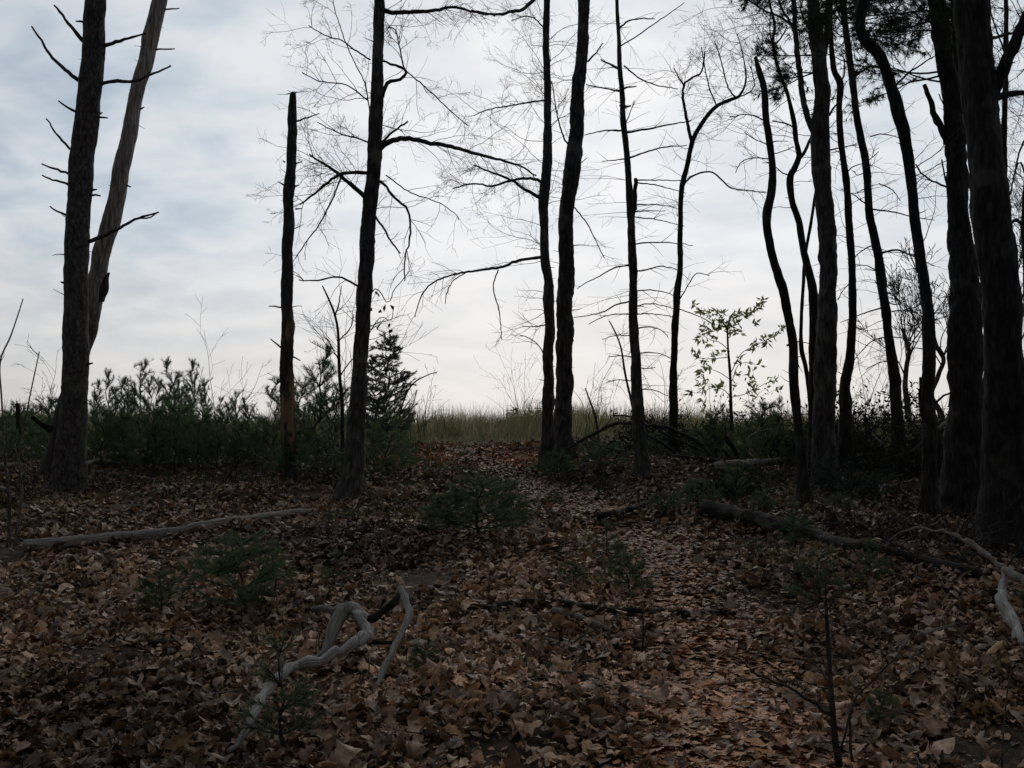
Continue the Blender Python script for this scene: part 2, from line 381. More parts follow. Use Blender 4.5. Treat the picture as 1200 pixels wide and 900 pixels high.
# ------------------------------------------------------------------ meadow grass
def blades(mb, x, y, h, w, tint, lean=0.5, z0=None):
    n = len(x); a = nr.random(n) * 6.283; ln = nr.normal(0, lean, n) * h
    z = ground(x, y) if z0 is None else z0
    dx, dy = np.cos(a), np.sin(a); b = nr.random(n) * 6.283
    px, py = np.cos(b) * w / 2, np.sin(b) * w / 2
    v = np.stack([np.stack([x - px, y - py, z - 0.02], 1), np.stack([x + px, y + py, z - 0.02], 1),
                  np.stack([x + dx * ln * 0.35 + px * .8, y + dy * ln * 0.35 + py * .8, z + h * 0.55], 1), np.stack([x + dx * ln * 0.35 - px * .8, y + dy * ln * 0.35 - py * .8, z + h * 0.55], 1),
                  np.stack([x + dx * ln, y + dy * ln, z + h], 1)], 1)
    i = np.arange(n)[:, None] * 5
    mb.add(v, i + np.array([[0, 1, 2, 3]]), i + np.array([[3, 2, 4]]), np.repeat(tint[:, None], 5, 1))
gr = MB()
GP = np.array([[.24,.23,.11],[.17,.2,.085],[.36,.29,.17],[.46,.36,.23],[.3,.26,.14],[.14,.175,.07]])
n = 90000; y = 17.0 + 12 * nr.random(n) ** 1.15; x = (nr.random(n) * 2 - 1) * (0.6 * y + 1)
k = (y > 17.6 + 0.9 * np.sin(x * 0.9) + nr.normal(0, .5, n)); x, y = x[k], y[k]
pt = patchy(x * .8, y * .8); blades(gr, x, y, (0.14 + 0.3 * nr.random(len(x))) * np.clip(1 + .45 * pt, .5, 1.7) * np.clip((y - 16.5) / 6, .3, 1.05), 0.0085 + 0 * x, np.where(pt > .3, 1.4, 1.0)[:, None] * GP[nr.choice(6, len(x))] * (0.6 + 0.7 * nr.random((len(x), 1))))
n = 9000; y = 21 + 7 * nr.random(n); x = (nr.random(n) * 2 - 1) * (0.6 * y + 1); k = patchy(x * .4, y * .4) > -0.3; x, y = x[k], y[k]
blades(gr, x, y, 0.38 + 0.45 * nr.random(len(x)) ** 2, 0.011 + 0 * x, np.array([.30, .24, .16]) * (0.6 + 0.6 * nr.random((len(x), 1))), 0.15)
for _ in range(70):     # taller clumps
    y0 = rnd.uniform(18.5, 27); x0 = rnd.uniform(-.5, .5) * y0; n = rnd.randrange(40, 110); x = x0 + nr.normal(0, .16, n); y = y0 + nr.normal(0, .16, n)
    blades(gr, x, y, (.3 + .5 * nr.random(n)) * rnd.uniform(.6, 1.1), .009 + 0 * x, GP[nr.choice(6, n)] * rnd.uniform(.5, 1.3), .45)
tag(gr.obj('meadow_grass', M_grass), 'dull green and straw coloured meadow grass along the crest behind the trees', 'grass', kind='stuff')
gc = MB()   # thin low green growth between the leaves
n = 60000; y = 4 + 14 * nr.random(n) ** .8; x = (nr.random(n) * 2 - 1) * (0.56 * y + 1); k = (patchy(x * .6 - 5, y * .6 + 2) + np.clip((y - 9.5) / 5, -.7, .75) + nr.normal(0, .25, n) > 0.7) & (path_dist(x, y) > .6); x, y = x[k], y[k]
blades(gc, x, y, 0.04 + 0.16 * nr.random(len(x)) ** 1.6, 0.008 + 0 * x, np.array([.062, .085, .042]) * (0.6 + 0.8 * nr.random((len(x), 1))), 0.6)
tag(gc.obj('ground_cover', M_grass), 'sparse low green growth poking through the leaf litter', 'ground cover', kind='stuff')

# ------------------------------------------------------------------ twigs and needles
def unit(v): return v / (np.linalg.norm(v) + 1e-9)
def rdir(g): 
    v = np.array([g.gauss(0, 1), g.gauss(0, 1), g.gauss(0, 1)]); return unit(v)
def grow(mb, p0, d0, length, r0, depth, g, wander=0.16, bend=(0, 0, 0.0), kids=4, ang=0.8, ratio=0.55, rmin=0.0014, tips=None, k0=0.2):
    n = max(3, int(length / 0.09)) if length > 0.25 else 3
    n = min(n, 16); s = length / n; p = np.array(p0, float); d = unit(np.array(d0, float)); pts = [p.copy()]; ds = [d]
    b = np.array(bend) * s
    for i in range(n):
        d = unit(d + rdir(g) * wander + b); p = p + d * s; pts.append(p.copy()); ds.append(d)
    r = r0 * np.linspace(1, 0.32, n + 1); r = np.maximum(r, rmin)
    tube(mb, pts, r, 5 if r0 > 0.012 else (4 if r0 > 0.006 else 3), cap=False)
    if tips is not None and depth <= tips[0]:
        tips[1].append((pts, ds))
    if depth <= 0: return
    for _ in range(kids):
        f = g.uniform(k0, 0.98); i = min(n - 1, int(f * n)); 
        q = pts[i] + (pts[i + 1] - pts[i]) * (f * n - i)
        side = rdir(g); side = unit(side - ds[i] * np.dot(side, ds[i]))
        a = ang * g.uniform(0.6, 1.3)
        grow(mb, q, ds[i] * math.cos(a) + side * math.sin(a), length * ratio * g.uniform(0.5, 1.2) * (1.15 - 0.5 * f), max(r0 * (1 - 0.65 * f) * 0.6, rmin), depth - 1, g, wander, bend, max(1, kids - 1), ang, ratio, rmin, tips, k0)

def needles(mb, base, dirs, length, w, tint):
    n = len(base); base = np.asarray(base); dirs = np.asarray(dirs)
    s = np.cross(dirs, nr.normal(0, 1, (n, 3))); s /= np.linalg.norm(s, axis=1)[:, None] + 1e-9
    L = (length * (0.7 + 0.5 * nr.random(n)))[:, None]
    v = np.stack([base - s * w / 2, base + s * w / 2, base + dirs * L], 1)
    mb.add(v, None, np.arange(n * 3).reshape(-1, 3), np.repeat(tint[:, None], 3, 1))
def brush(mb, pts, ds, per, length, w, spread, col, f0=0.25):
    """needles set along a twig, leaning forward"""
    P_ = np.array(pts); D = np.array(ds); n = per
    f = (f0 + (1 - f0) * nr.random(n)) * (len(P_) - 1); i = np.minimum(f.astype(int), len(P_) - 2); t = (f - i)[:, None]
    b = P_[i] * (1 - t) + P_[i + 1] * t; d = D[i]
    e = nr.normal(0, 1, (n, 3)); e -= d * (e * d).sum(1)[:, None]; e /= np.linalg.norm(e, axis=1)[:, None] + 1e-9
    a = spread * (0.5 + 0.9 * nr.random(n)); dd = d * np.cos(a)[:, None] + e * np.sin(a)[:, None]; dd[:, 2] -= 0.06
    c = np.array(col) * (0.55 + 0.8 * nr.random((n, 1)))
    needles(mb, b, dd, length, w, c)

# ------------------------------------------------------------------ trees traced from the ground up
TREES = {}
class Tree:
    def __init__(s, key, name, label, pts, m, ext=2.6, dy=0.0, seed=1, k=22, Y=None, flare=0.65, twig=None, amp=0.14, jag=0, cat='tree', group=None, ridge=13, step=0.045, lumps=0.09):
        """pts bottom to top: photo x, y, width"""
        s.g = random.Random(seed * 7 + 1); b = hit(*pts[0][:2]) if Y is None else on(pts[0][0], Y)
        s.Y = Yb = b[1]; s.rows = []; s.px = pts
        top = pts[-1][1]; bot = pts[0][1]
        s.wob = (s.g.uniform(0, 6.28), s.g.uniform(0.05, 0.12))
        s.dy = dy
        for (x, yv, w) in pts:
            yy = s.depth(yv); p = P(x, yv, yy); s.rows.append([*p, w / 2 * yy / F])
        r = s.rows[0]; foot = [r[0], r[1], gz(r[0], r[1]) - 0.18, r[3] * 1.05]
        if foot[2] < r[2] - 0.05: s.rows.insert(0, foot)
        rows = spline(s.rows, 10)
        if ext:
            d = unit(np.array(rows[-1][:3]) - np.array(rows[-12][:3])); d = unit(d + np.array([0, 0, .6])); q = rows[-1]
            rows = np.vstack([rows, [[*(q[:3] + d * ext * f), q[3] * (1 - 0.75 * f)] for f in np.linspace(0.1, 1, 8)]])
        s.line = rows
        s.root = empty(name, (b[0], b[1], gz(b[0], b[1])), label, cat, group)
        mb = MB(); bark_tube(mb, rows, seed, k, step, amp, lumps, flare, jag, ridge); mb_o = mb.obj('trunk', m, s.root)
        s.trunk = mb_o; s.m = m; s.twm = twig or M_twig; s.tw = MB(); s.sp = []; TREES[key] = s
    def depth(s, yv): return s.Y + s.wob[1] * (math.sin(yv * 0.011 + s.wob[0]) - math.sin(s.px[0][1] * 0.011 + s.wob[0])) + s.dy * (s.px[0][1] - yv) / 500
    def at(s, yv):
        z = P(600, yv, s.Y)[2]; L = s.line; i = int(np.argmin(np.abs(L[:, 2] - z))); return L[i]
    def limb(s, pts, w0, w1, dy=0.0, twigs=0, tl=0.5, name='branch', m=None, bend=(0, 0, 0.1), depth=1, kids=4, k=8, label=None, rough=0.07, wander=0.27, ang=0.9):
        """a traced limb, its own part; fine twigs become its sub-part"""
        y0 = s.depth(pts[0][1]); L = 0; rows = []; pr = pts[0]
        tot = sum(math.dist(pts[i], pts[i + 1]) for i in range(len(pts) - 1))
        for q in pts:
            L += math.dist(pr, q); pr = q; f = L / tot
            rows.append([*P(q[0], q[1], y0 + dy * f), (w0 + (w1 - w0) * f) / 2 * y0 / F])
        rw = resample(spline(rows, 6), 0.05); mb = MB()
        kk = k if w0 > 3 else 5; rs = np.random.default_rng(s.g.randrange(9999))
        jit = rs.normal(0, 0.004, rw[:, :3].shape) * (1 if w0 > 3 else 0.7); jit[0] = 0
        tube(mb, rw[:, :3] + jit, np.maximum(rw[:, 3], 0.0018), kk, True, 1 + rs.normal(0, rough, (len(rw), kk)))
        o = mb.obj(name, m or s.m, s.root)
        if label: o['label'] = label
        if twigs:
            t = MB(); n = len(rw); few = twigs <= 20
            for _ in range(twigs):
                if few: t = MB()
                i = s.g.randrange(int(n * 0.2), n); i = min(i, n - 2); d = unit(rw[i + 1][:3] - rw[i][:3])
                side = rdir(s.g); side = unit(side - d * np.dot(side, d)); a = ang * s.g.uniform(0.5, 1.3)
                grow(t, rw[i][:3], d * math.cos(a) + side * math.sin(a), tl * s.g.uniform(0.5, 1.3), min(0.0045, max(0.0022, rw[i][3] * .6)), depth, s.g, wander, bend, kids)
                if few: t.obj('twig', s.twm, o)
            if few: return o
            d = unit(rw[-1][:3] - rw[-2][:3]); grow(t, rw[-1][:3], d, tl, max(0.002, rw[-1][3]), depth, s.g, wander, bend, kids)
            t.obj('twigs', s.twm, o)
        return o
    def sprouts(s, ya, yb, n, l0, l1, side=0, up=0.25, depth=2, kids=4, r=0.0055, bend=(0, 0, 0.1), wander=0.26, flat=0.8):
        for _ in range(n):
            c = s.at(s.g.uniform(ya, yb)); a = s.g.uniform(0, 6.283); d = np.array([math.cos(a), math.sin(a) * flat, s.g.gauss(up, 0.25)])
            if side: d[0] = abs(d[0]) * side
            L = s.g.uniform(l0, l1); m1 = MB(); s.sp.append(m1)
            grow(m1, c[:3] + unit(d) * c[3] * 0.7, d, L, r * (0.6 + 0.5 * L / l1), depth, s.g, wander, bend, kids)
    def done(s):
        if s.rows[0][3] > .05 and s.px[-1][1] < 200:
            for _ in range(15): s.sprouts(20, 500, 1, .05, .2, depth=0, r=s.g.uniform(.004, .009), up=.1)
        if len(s.sp) <= 70:
            for m1 in s.sp: m1.obj('twig', s.twm, s.root)
        else:
            for m1 in s.sp:
                for v in m1.v: s.tw.v.append(v)
                s.tw.q += [q + s.tw.n for q in m1.q]; s.tw.t += [q + s.tw.n for q in m1.t]; s.tw.n += m1.n
        if s.tw.n: s.tw.obj('twigs', s.twm, s.root)

def stubs(t, lst, w0=4, w1=1.5, **kw):
    for pts in lst: t.limb(pts, w0, w1, dy=t.g.uniform(-.15, .15), name='dead_branch', rough=.1, **kw)

# --- big pine at the left and the dead trunk leaning behind it
t = Tree('left', 'pine_tree', 'thick dark straight pine trunk at the far left with short bare branch stubs', [(80, 580, 38), (82, 550, 34), (85, 500, 32), (87, 450, 29), (89, 400, 28), (90, 300, 27), (95, 200, 27), (106, 100, 26.5), (113, 0, 24)], M_pinebark, seed=3, k=30, flare=0.5, amp=0.055, lumps=0.035, ridge=17, step=0.035, cat='tree')
stubs(t, [[(97, 48), (88, 36), (80, 28), (71, 15), (63, 5)], [(92, 94), (75, 80), (60, 66), (48, 47), (36, 31)], [(121, 54), (140, 48), (170, 39)], [(117, 99), (133, 95), (155, 96), (175, 88), (200, 77)], [(104, 283), (120, 277), (135, 270), (160, 256), (186, 249)]], 5, 2)
stubs(t, [[(89, 131), (78, 125), (68, 118)], [(84, 176), (76, 168), (65, 155), (54, 139)], [(81, 204), (65, 198), (49, 192)], [(80, 216), (63, 211), (49, 205)], [(77, 252), (66, 247), (58, 242)], [(99, 26), (89, 25)], [(114, 137), (126, 138)], [(114, 134), (120, 131)], [(106, 223), (113, 222)], [(106, 229), (118, 229)], [(103, 427), (109, 425)], [(76, 332), (71, 331)]], 3.2, 1.6)
t.limb([(160, 256), (175, 255), (182, 251)], 2.5, 1.5, name='dead_branch'); t.done()
t = Tree('deadlean', 'dead_tree', 'pale barkless dead trunk leaning right behind the thick left pine', [(62, 562, 34), (68, 530, 28), (76, 490, 24), (96, 410, 22), (105, 370, 22), (112, 335, 21), (120, 300, 20), (133, 250, 19), (143, 200, 19), (154, 150, 17.5), (163, 100, 17), (174, 60, 17.5), (187, 0, 19)], M_dead, seed=5, Y=12.6, flare=0.25, amp=0.05, k=22, lumps=.08)
stubs(t, [[(194, 11), (210, 10)], [(182, 58), (205, 57)], [(165, 128), (169, 125)], [(149, 217), (153, 219)]], 2.5, 1.5)
mb = MB(); q = s_rows = [t.at(352), t.at(340), t.at(326)]
rows = [[*(np.array(q[0][:3]) + [0.09, -.03, -.05]), .05], [*(np.array(q[1][:3]) + [0.10, -.03, 0]), .06], [*(np.array(q[2][:3]) + [0.15, -.02, .02]), .012]]
bark_tube(mb, spline(rows, 6), 8, 12, 0.02, 0.2, .2); mb.obj('bark_flap', M_bark, t.root); t.done()
# --- snag
t = Tree('snag', 'dead_tree', 'tall broken snag with flat snapped top and an orange patch of bare wood', [(340, 562, 19), (338, 530, 16), (337, 480, 14.8), (336, 400, 14), (337, 300, 13), (340, 200, 12), (342.5, 130, 10.5), (343, 109, 9.5)], M_snag, ext=0, seed=6, jag=0.45, k=20)
stubs(t, [[(347, 142), (360, 138), (374, 133)], [(345, 192), (354, 189)], [(346, 218), (351, 217)], [(346, 245), (354, 244)], [(334, 190), (331, 188)], [(333, 217), (326, 213)], [(330, 360), (315, 359)], [(330, 408), (317, 397)], [(343, 418), (352, 422)]], 2.4, 1.2); t.done()
# --- oak
t = Tree('oak', 'oak_tree', 'dark tree right of the snag with one long branch reaching right', [(411, 588, 31), (413, 570, 27), (414, 550, 22), (418, 500, 20), (421, 450, 19), (424, 400, 17.5), (427, 350, 16.5), (430, 300, 17.5), (434, 235, 18), (438, 200, 16.5), (440, 150, 15.5), (442, 100, 14), (443, 50, 13.5), (445, 0, 13)], M_bark, seed=9, k=24, dy=.1)
t.limb([(444, 176), (452, 168), (465, 163), (485, 163), (505, 168), (530, 172), (560, 181), (585, 187), (610, 195), (628, 206)], 6.8, 1.8, dy=-.5, twigs=16, tl=.55, depth=2, kids=4)
t.limb([(448, 114), (452, 101), (457, 96), (468, 93), (476, 86), (474, 81), (462, 76), (447, 71)], 5, 2.5, dy=-.2, twigs=5, tl=.5)
t.limb([(474, 81), (470, 66), (466, 45), (462, 34), (453, 32)], 2, 1.4, dy=-.2, twigs=9, tl=.45, depth=2)
t.limb([(475, 82), (490, 95), (510, 113), (530, 132), (548, 147)], 1.8, 1.2, dy=.3, twigs=6, tl=.5, depth=2)
t.limb([(449, 12), (460, 16), (475, 14), (510, 12), (530, 8), (555, 14), (580, 19)], 6, 2, dy=.3, twigs=16, tl=.5, depth=2, bend=(0, 0, -.3))
t.limb([(446, 168), (458, 157), (478, 142)], 3.5, 2, dy=.1, twigs=3, tl=.3)
t.limb([(428, 231), (418, 222), (405, 211), (398, 204), (385, 196), (362, 180)], 6, 2, dy=-.2, twigs=16, tl=.6, depth=2, kids=5)
t.limb([(434, 204), (420, 202), (405, 203), (393, 207), (375, 222), (352, 240)], 5, 1.8, dy=-.3, twigs=14, tl=.5, depth=2)
t.limb([(400, 207), (390, 232), (376, 260), (360, 282), (346, 303)], 2.4, 1.2, dy=-.3, twigs=7, tl=.35, depth=1)
t.limb([(441, 209), (452, 218), (463, 232), (479, 249), (480, 282), (475, 300), (474, 330)], 3.6, 1.5, dy=.2, twigs=9, tl=.4, depth=1, bend=(0, 0, -.6))
t.limb([(437, 250), (448, 265), (458, 282), (469, 297)], 3, 1.8, dy=-.2, twigs=3, tl=.3)
t.limb([(452, 205), (480, 225), (510, 236), (533, 250), (538, 258)], 1.8, 1, dy=.4, twigs=4, tl=.4)
t.limb([(421, 336), (402, 326), (390, 325), (372, 329), (350, 328)], 3, 1.4, dy=-.2, twigs=5, tl=.4, bend=(0, 0, -.7))
t.limb([(434, 70), (415, 58), (400, 47), (382, 42), (362, 30)], 2.2, 1.2, dy=.3, twigs=9, tl=.5, depth=2)
t.limb([(432, 118), (412, 103), (400, 98), (375, 95), (354, 85)], 2, 1.2, dy=-.3, twigs=8, tl=.5, depth=2)
t.limb([(433, 168), (420, 162), (402, 158), (385, 150), (372, 143)], 2.2, 1.2, dy=.3, twigs=7, tl=.5, depth=2)
t.limb([(437, 160), (428, 100), (410, 62), (395, 20), (388, -10)], 1.8, 1.1, dy=.2, twigs=5, tl=.5, depth=2)
t.sprouts(0, 300, 15, .35, .9, depth=2, kids=4)
t.sprouts(300, 400, 7, .3, .7, depth=1)
# the few dead leaves still hanging
hl = MB()
for (a, b, sz) in [(440, 341, .13), (452, 356, .10), (457, 357, .09), (446, 362, .09), (436, 360, .07), (457, 378, .07), (460, 386, .09), (433, 420, .1)]:
    c = P(a, b, t.Y + .1); u1 = rdir(t.g); u1 = unit(u1 + np.array([0, 0, -1.2])); u2 = unit(np.cross(u1, rdir(t.g)))
    u3 = np.cross(u1, u2); hl.add([c, c + u1 * sz * .5 + u2 * sz * .28 + u3 * .02, c + u1 * sz, c + u1 * sz * .5 - u2 * sz * .28 + u3 * .02, c + u1 * sz * .5 - u3 * .01], None, [[0, 1, 4], [1, 2, 4], [2, 3, 4], [3, 0, 4]], np.tile([.06, .035, .022], (5, 1)))
hl.obj('dead_leaves', M_leaf, t.root)
t.limb([(431, 352), (441, 338), (455, 355), (462, 340), (480, 318)], 1.5, .9, dy=.1, twigs=3, tl=.3); t.limb([(430, 395), (445, 372), (458, 376), (461, 360)], 1.3, .9, dy=.1)
t.done()
# --- the close pair in the middle
t = Tree('midslim', 'oak_tree', 'slimmer of the close pair of trunks in the middle, full of fine twigs', [(642, 550, 20), (642, 530, 15), (642, 500, 12.5), (642.5, 450, 12.8), (643, 400, 12.5), (643, 340, 12), (638, 300, 10.5), (637, 235, 11.5), (640, 200, 11), (642.5, 150, 9.7), (642, 100, 8.2), (640, 50, 8.2), (640.5, 0, 7.5)], M_bark, seed=12, k=20, dy=.1)
t.limb([(634, 232), (622, 226), (612, 220), (603, 213), (585, 205), (568, 199), (555, 193)], 4.5, 1.6, dy=-.3, twigs=14, tl=.6, depth=2)
t.limb([(637, 214), (626, 210), (612, 209), (595, 213), (575, 218), (555, 215), (530, 221)], 4, 1.4, dy=.3, twigs=14, tl=.6, depth=2)
t.limb([(640, 117), (620, 120), (590, 125), (570, 129), (555, 136)], 2.5, 1.2, dy=-.3, twigs=12, tl=.6, depth=2)
t.limb([(636, 302), (622, 303), (605, 306), (588, 313), (560, 317), (530, 322), (508, 331), (494, 346), (486, 372)], 4, 1, dy=-.5, twigs=14, tl=.5, depth=1, bend=(0, 0, -.8))
t.limb([(584, 316), (579, 330), (579, 345), (585, 365), (588, 398)], 1.8, 1, dy=-.2, twigs=3, tl=.3, bend=(0, 0, -1))
t.limb([(545, 320), (530, 330), (523, 345), (522, 356)], 1.5, 1, dy=-.2, twigs=2, tl=.3, bend=(0, 0, -1))
t.limb([(641, -15), (627, -2), (611, 12), (597, 14), (587, 17), (572, 16), (552, 12)], 6, 1.8, dy=-.2, twigs=10, tl=.5, depth=2)
t.limb([(638, 33), (627, 22), (615, 19), (600, 24)], 2, 1.2, dy=.2, twigs=5, tl=.5, depth=2)
t.limb([(640, 380), (628, 383), (612, 382)], 1.8, 1, dy=-.3, twigs=5, tl=.4, depth=1)
t.limb([(640, 420), (632, 406), (622, 397), (610, 393)], 1.6, 1, dy=.2, twigs=4, tl=.4)
t.sprouts(20, 300, 20, .5, 1.25, side=-1, depth=2, kids=5); t.sprouts(20, 260, 16, .4, 1.0, side=1, depth=2)
t.sprouts(290, 400, 10, .3, .8, side=-1, depth=1, kids=4, bend=(0, 0, -.3)); t.done()
t = Tree('midthick', 'oak_tree', 'thicker right hand trunk of the close pair in the middle', [(660, 545, 30), (660, 525, 24), (660, 500, 21), (661, 450, 19.5), (662, 400, 18.8), (662, 350, 18.6), (664, 300, 17.8), (664, 250, 17), (670, 205, 18.5), (675, 160, 16.5), (678, 105, 15.2), (683, 55, 13.5), (684, 0, 13.8)], M_bark, seed=14, k=24)
t.limb([(689, 72), (699, 61), (707, 50)], 2.6, 1.2, dy=.1, twigs=2, tl=.3)
t.limb([(668, 174), (660, 160), (654, 140), (650, 118), (647, 95)], 2.4, 1.2, dy=-.3, twigs=8, tl=.5, depth=2)
t.limb([(672, 242), (688, 262), (700, 286), (708, 302)], 1.8, 1, dy=-.2, twigs=3, tl=.3)
t.limb([(672, 400), (668, 380), (662, 352)], 1.3, 1, dy=-.3, twigs=2)
t.sprouts(20, 260, 9, .4, .9, side=-1, depth=2); t.sprouts(100, 330, 5, .4, .9, side=1, depth=1); t.done()
# --- pine with dead whorls
t = Tree('whorls', 'pine_tree', 'slender pine with many thin level dead branches and a split stub', [(752, 562, 21), (751, 540, 16), (748, 500, 14), (745.5, 450, 12.5), (743, 400, 11.5), (742, 350, 10.3), (740.5, 300, 9.8), (739, 260, 9), (735.5, 200, 7.6), (731, 150, 6.4), (729, 110, 6.2), (727, 80, 5.4), (725, 40, 4.6), (723, 0, 4.2)], M_bark, seed=17, k=18)
t.limb([(740, 275), (742, 255), (744, 232), (745, 209)], 6.5, 4.6, dy=.05, name='broken_fork', rough=.15)
for q, w in [([(728, 107), (705, 103), (687, 99)], 2.4), ([(726, 82), (714, 75), (705, 70)], 3), ([(730, 104), (738, 102), (746, 101)], 2.6), ([(727, 31), (738, 24), (752, 22), (768, 22)], 2.2), ([(727, 54), (745, 43), (775, 22), (802, 3)], 1.6),
             ([(731, 77), (742, 86), (755, 95), (775, 101), (795, 104)], 2), ([(734, 155), (760, 151), (785, 146), (810, 141)], 2.6), ([(732, 153), (710, 153), (685, 158)], 2.2), ([(737, 185), (755, 179), (775, 173), (805, 170)], 2.2), ([(733, 186), (718, 188), (705, 189)], 1.5),
             ([(744, 211), (770, 211), (805, 212)], 1.6), ([(744, 214), (765, 216), (785, 221), (803, 226)], 1.6), ([(741, 240), (768, 240), (792, 243)], 1.7), ([(741, 249), (760, 247), (780, 247)], 1.3), ([(741, 254), (762, 256), (782, 260), (802, 265)], 1.4),
             ([(742, 286), (765, 284), (790, 285), (812, 288)], 1.7), ([(740, 311), (722, 313), (705, 322), (688, 331), (676, 338)], 1.9), ([(742, 318), (758, 316), (772, 312), (788, 314), (800, 318)], 1.8), ([(743, 341), (760, 340), (778, 342), (797, 350)], 1.5),
             ([(741, 353), (722, 357), (708, 365), (692, 369), (672, 372)], 1.9), ([(743, 360), (758, 356), (772, 357), (790, 362)], 1.5), ([(742, 369), (724, 368), (705, 372), (690, 380)], 1.4), ([(744, 368), (765, 368), (790, 371)], 1.3), ([(745, 385), (760, 383), (775, 387), (783, 396)], 1.5),
             ([(743, 394), (722, 393), (706, 398)], 1.2), ([(746, 414), (762, 413), (775, 415), (786, 420)], 1.4), ([(744, 419), (728, 417), (713, 418)], 1.5), ([(745, 447), (728, 445), (712, 447)], 1.2), ([(748, 456), (766, 457), (782, 464)], 1.3), ([(747, 430), (757, 432), (768, 431)], 1.2),
             ([(732, 124), (726, 124)], 3), ([(732, 126), (739, 124)], 3), ([(731, 150), (738, 132), (744, 118)], 1.5)]:
    t.limb(q, w + .3, max(.9, w * .5), dy=t.g.uniform(-.5, .5), name='dead_branch', twigs=t.g.choice([1, 2, 3]), tl=.3, depth=0, rough=.1)
for _ in range(46):
    yv = t.g.choice([30, 55, 80, 104, 154, 185, 212, 240, 254, 286, 313, 341, 355, 369, 385, 414, 447]) + t.g.uniform(-4, 4); c = t.at(yv); a = t.g.uniform(0, 6.28)
    grow(t.tw, c[:3], [math.cos(a), math.sin(a), t.g.uniform(-.1, .25)], t.g.uniform(.35, .95), .004, t.g.choice([0, 1, 1]), t.g, .1, (0, 0, -.25), 3)
t.done()
# --- forked slim tree
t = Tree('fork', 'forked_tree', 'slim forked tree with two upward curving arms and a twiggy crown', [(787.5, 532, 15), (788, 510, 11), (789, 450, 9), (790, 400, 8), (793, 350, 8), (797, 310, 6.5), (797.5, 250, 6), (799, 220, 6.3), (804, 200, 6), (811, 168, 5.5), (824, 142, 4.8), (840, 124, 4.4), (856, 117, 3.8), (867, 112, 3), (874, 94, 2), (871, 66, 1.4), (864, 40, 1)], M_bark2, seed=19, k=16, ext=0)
t.limb([(811, 168), (807, 152), (803, 130), (800, 112), (802, 98), (810, 92), (822, 84), (826, 60)], 4.6, 1.5, dy=.4, twigs=16, tl=.5, depth=2, kids=5)
t.limb([(802, 100), (796, 92), (790, 80)], 2.2, 1.2, dy=.2, twigs=6, tl=.5, depth=2)
t.limb([(800, 216), (812, 206), (832, 201), (845, 210), (856, 220), (875, 223), (897, 226)], 2.6, 1.2, dy=-.3, twigs=7, tl=.4, depth=1)
t.limb([(840, 124), (832, 105), (826, 80), (822, 55)], 2, 1.2, dy=.3, twigs=9, tl=.5, depth=2)
t.limb([(860, 115), (875, 110), (884, 100), (880, 78)], 2, 1, dy=.2, twigs=9, tl=.5, depth=2)
t.limb([(862, 115), (852, 100), (846, 75), (838, 50)], 2, 1.2, dy=-.3, twigs=8, tl=.5, depth=2)
t.limb([(797, 350), (812, 325), (818, 320), (832, 323)], 1.6, 1, dy=-.2, twigs=5, tl=.5, depth=1, bend=(0, 0, -.6))
t.limb([(795, 362), (812, 368), (830, 376), (840, 388)], 1.4, 1, dy=.2, twigs=3, tl=.4, bend=(0, 0, -.6))
t.sprouts(30, 150, 20, .4, 1.0, depth=2, kids=5); t.sprouts(150, 330, 12, .4, .9, depth=1); t.done()

# --- right hand group
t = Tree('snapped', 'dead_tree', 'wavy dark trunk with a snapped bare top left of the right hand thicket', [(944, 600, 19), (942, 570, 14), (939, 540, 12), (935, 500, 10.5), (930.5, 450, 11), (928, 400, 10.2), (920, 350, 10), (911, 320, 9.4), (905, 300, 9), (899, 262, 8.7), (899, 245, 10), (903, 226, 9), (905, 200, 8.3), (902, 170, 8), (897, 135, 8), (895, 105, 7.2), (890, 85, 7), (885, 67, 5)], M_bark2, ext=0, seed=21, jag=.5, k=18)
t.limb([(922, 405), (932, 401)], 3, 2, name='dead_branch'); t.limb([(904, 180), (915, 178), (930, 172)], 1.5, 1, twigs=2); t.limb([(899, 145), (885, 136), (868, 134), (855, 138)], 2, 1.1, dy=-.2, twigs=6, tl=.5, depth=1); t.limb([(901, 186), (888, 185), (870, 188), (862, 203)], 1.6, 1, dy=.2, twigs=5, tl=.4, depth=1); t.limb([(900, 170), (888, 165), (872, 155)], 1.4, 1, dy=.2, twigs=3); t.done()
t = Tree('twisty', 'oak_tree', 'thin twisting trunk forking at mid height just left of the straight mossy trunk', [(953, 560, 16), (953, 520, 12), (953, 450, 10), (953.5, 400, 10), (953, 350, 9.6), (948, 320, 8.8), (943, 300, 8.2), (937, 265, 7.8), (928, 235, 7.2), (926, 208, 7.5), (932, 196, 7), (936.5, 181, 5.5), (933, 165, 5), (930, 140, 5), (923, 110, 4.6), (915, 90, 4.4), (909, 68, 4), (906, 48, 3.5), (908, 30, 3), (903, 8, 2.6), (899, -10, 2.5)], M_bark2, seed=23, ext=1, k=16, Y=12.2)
t.limb([(934, 192), (942, 178), (950, 163), (955, 150)], 4.5, 3, dy=.3); t.limb([(933, 152), (922, 145), (905, 142)], 2.4, 1.4, dy=-.2, twigs=4, tl=.4, depth=1); t.limb([(907, 52), (915, 45), (923, 30)], 2.6, 1.4, twigs=4, tl=.4, depth=1)
t.limb([(906, 50), (902, 40), (903, 15)], 2, 1.2, twigs=4, tl=.4, depth=2)
t.limb([(928, 30), (915, 20), (895, 12), (880, 2), (865, -6)], 3, 1.5, dy=.3, twigs=9, tl=.5, depth=2); t.limb([(928, 206), (918, 203), (910, 196)], 2, 1.2, twigs=2)
t.sprouts(0, 130, 16, .4, 1.1, side=-1, depth=2, kids=5); t.sprouts(130, 260, 8, .3, .7, depth=1); t.done()
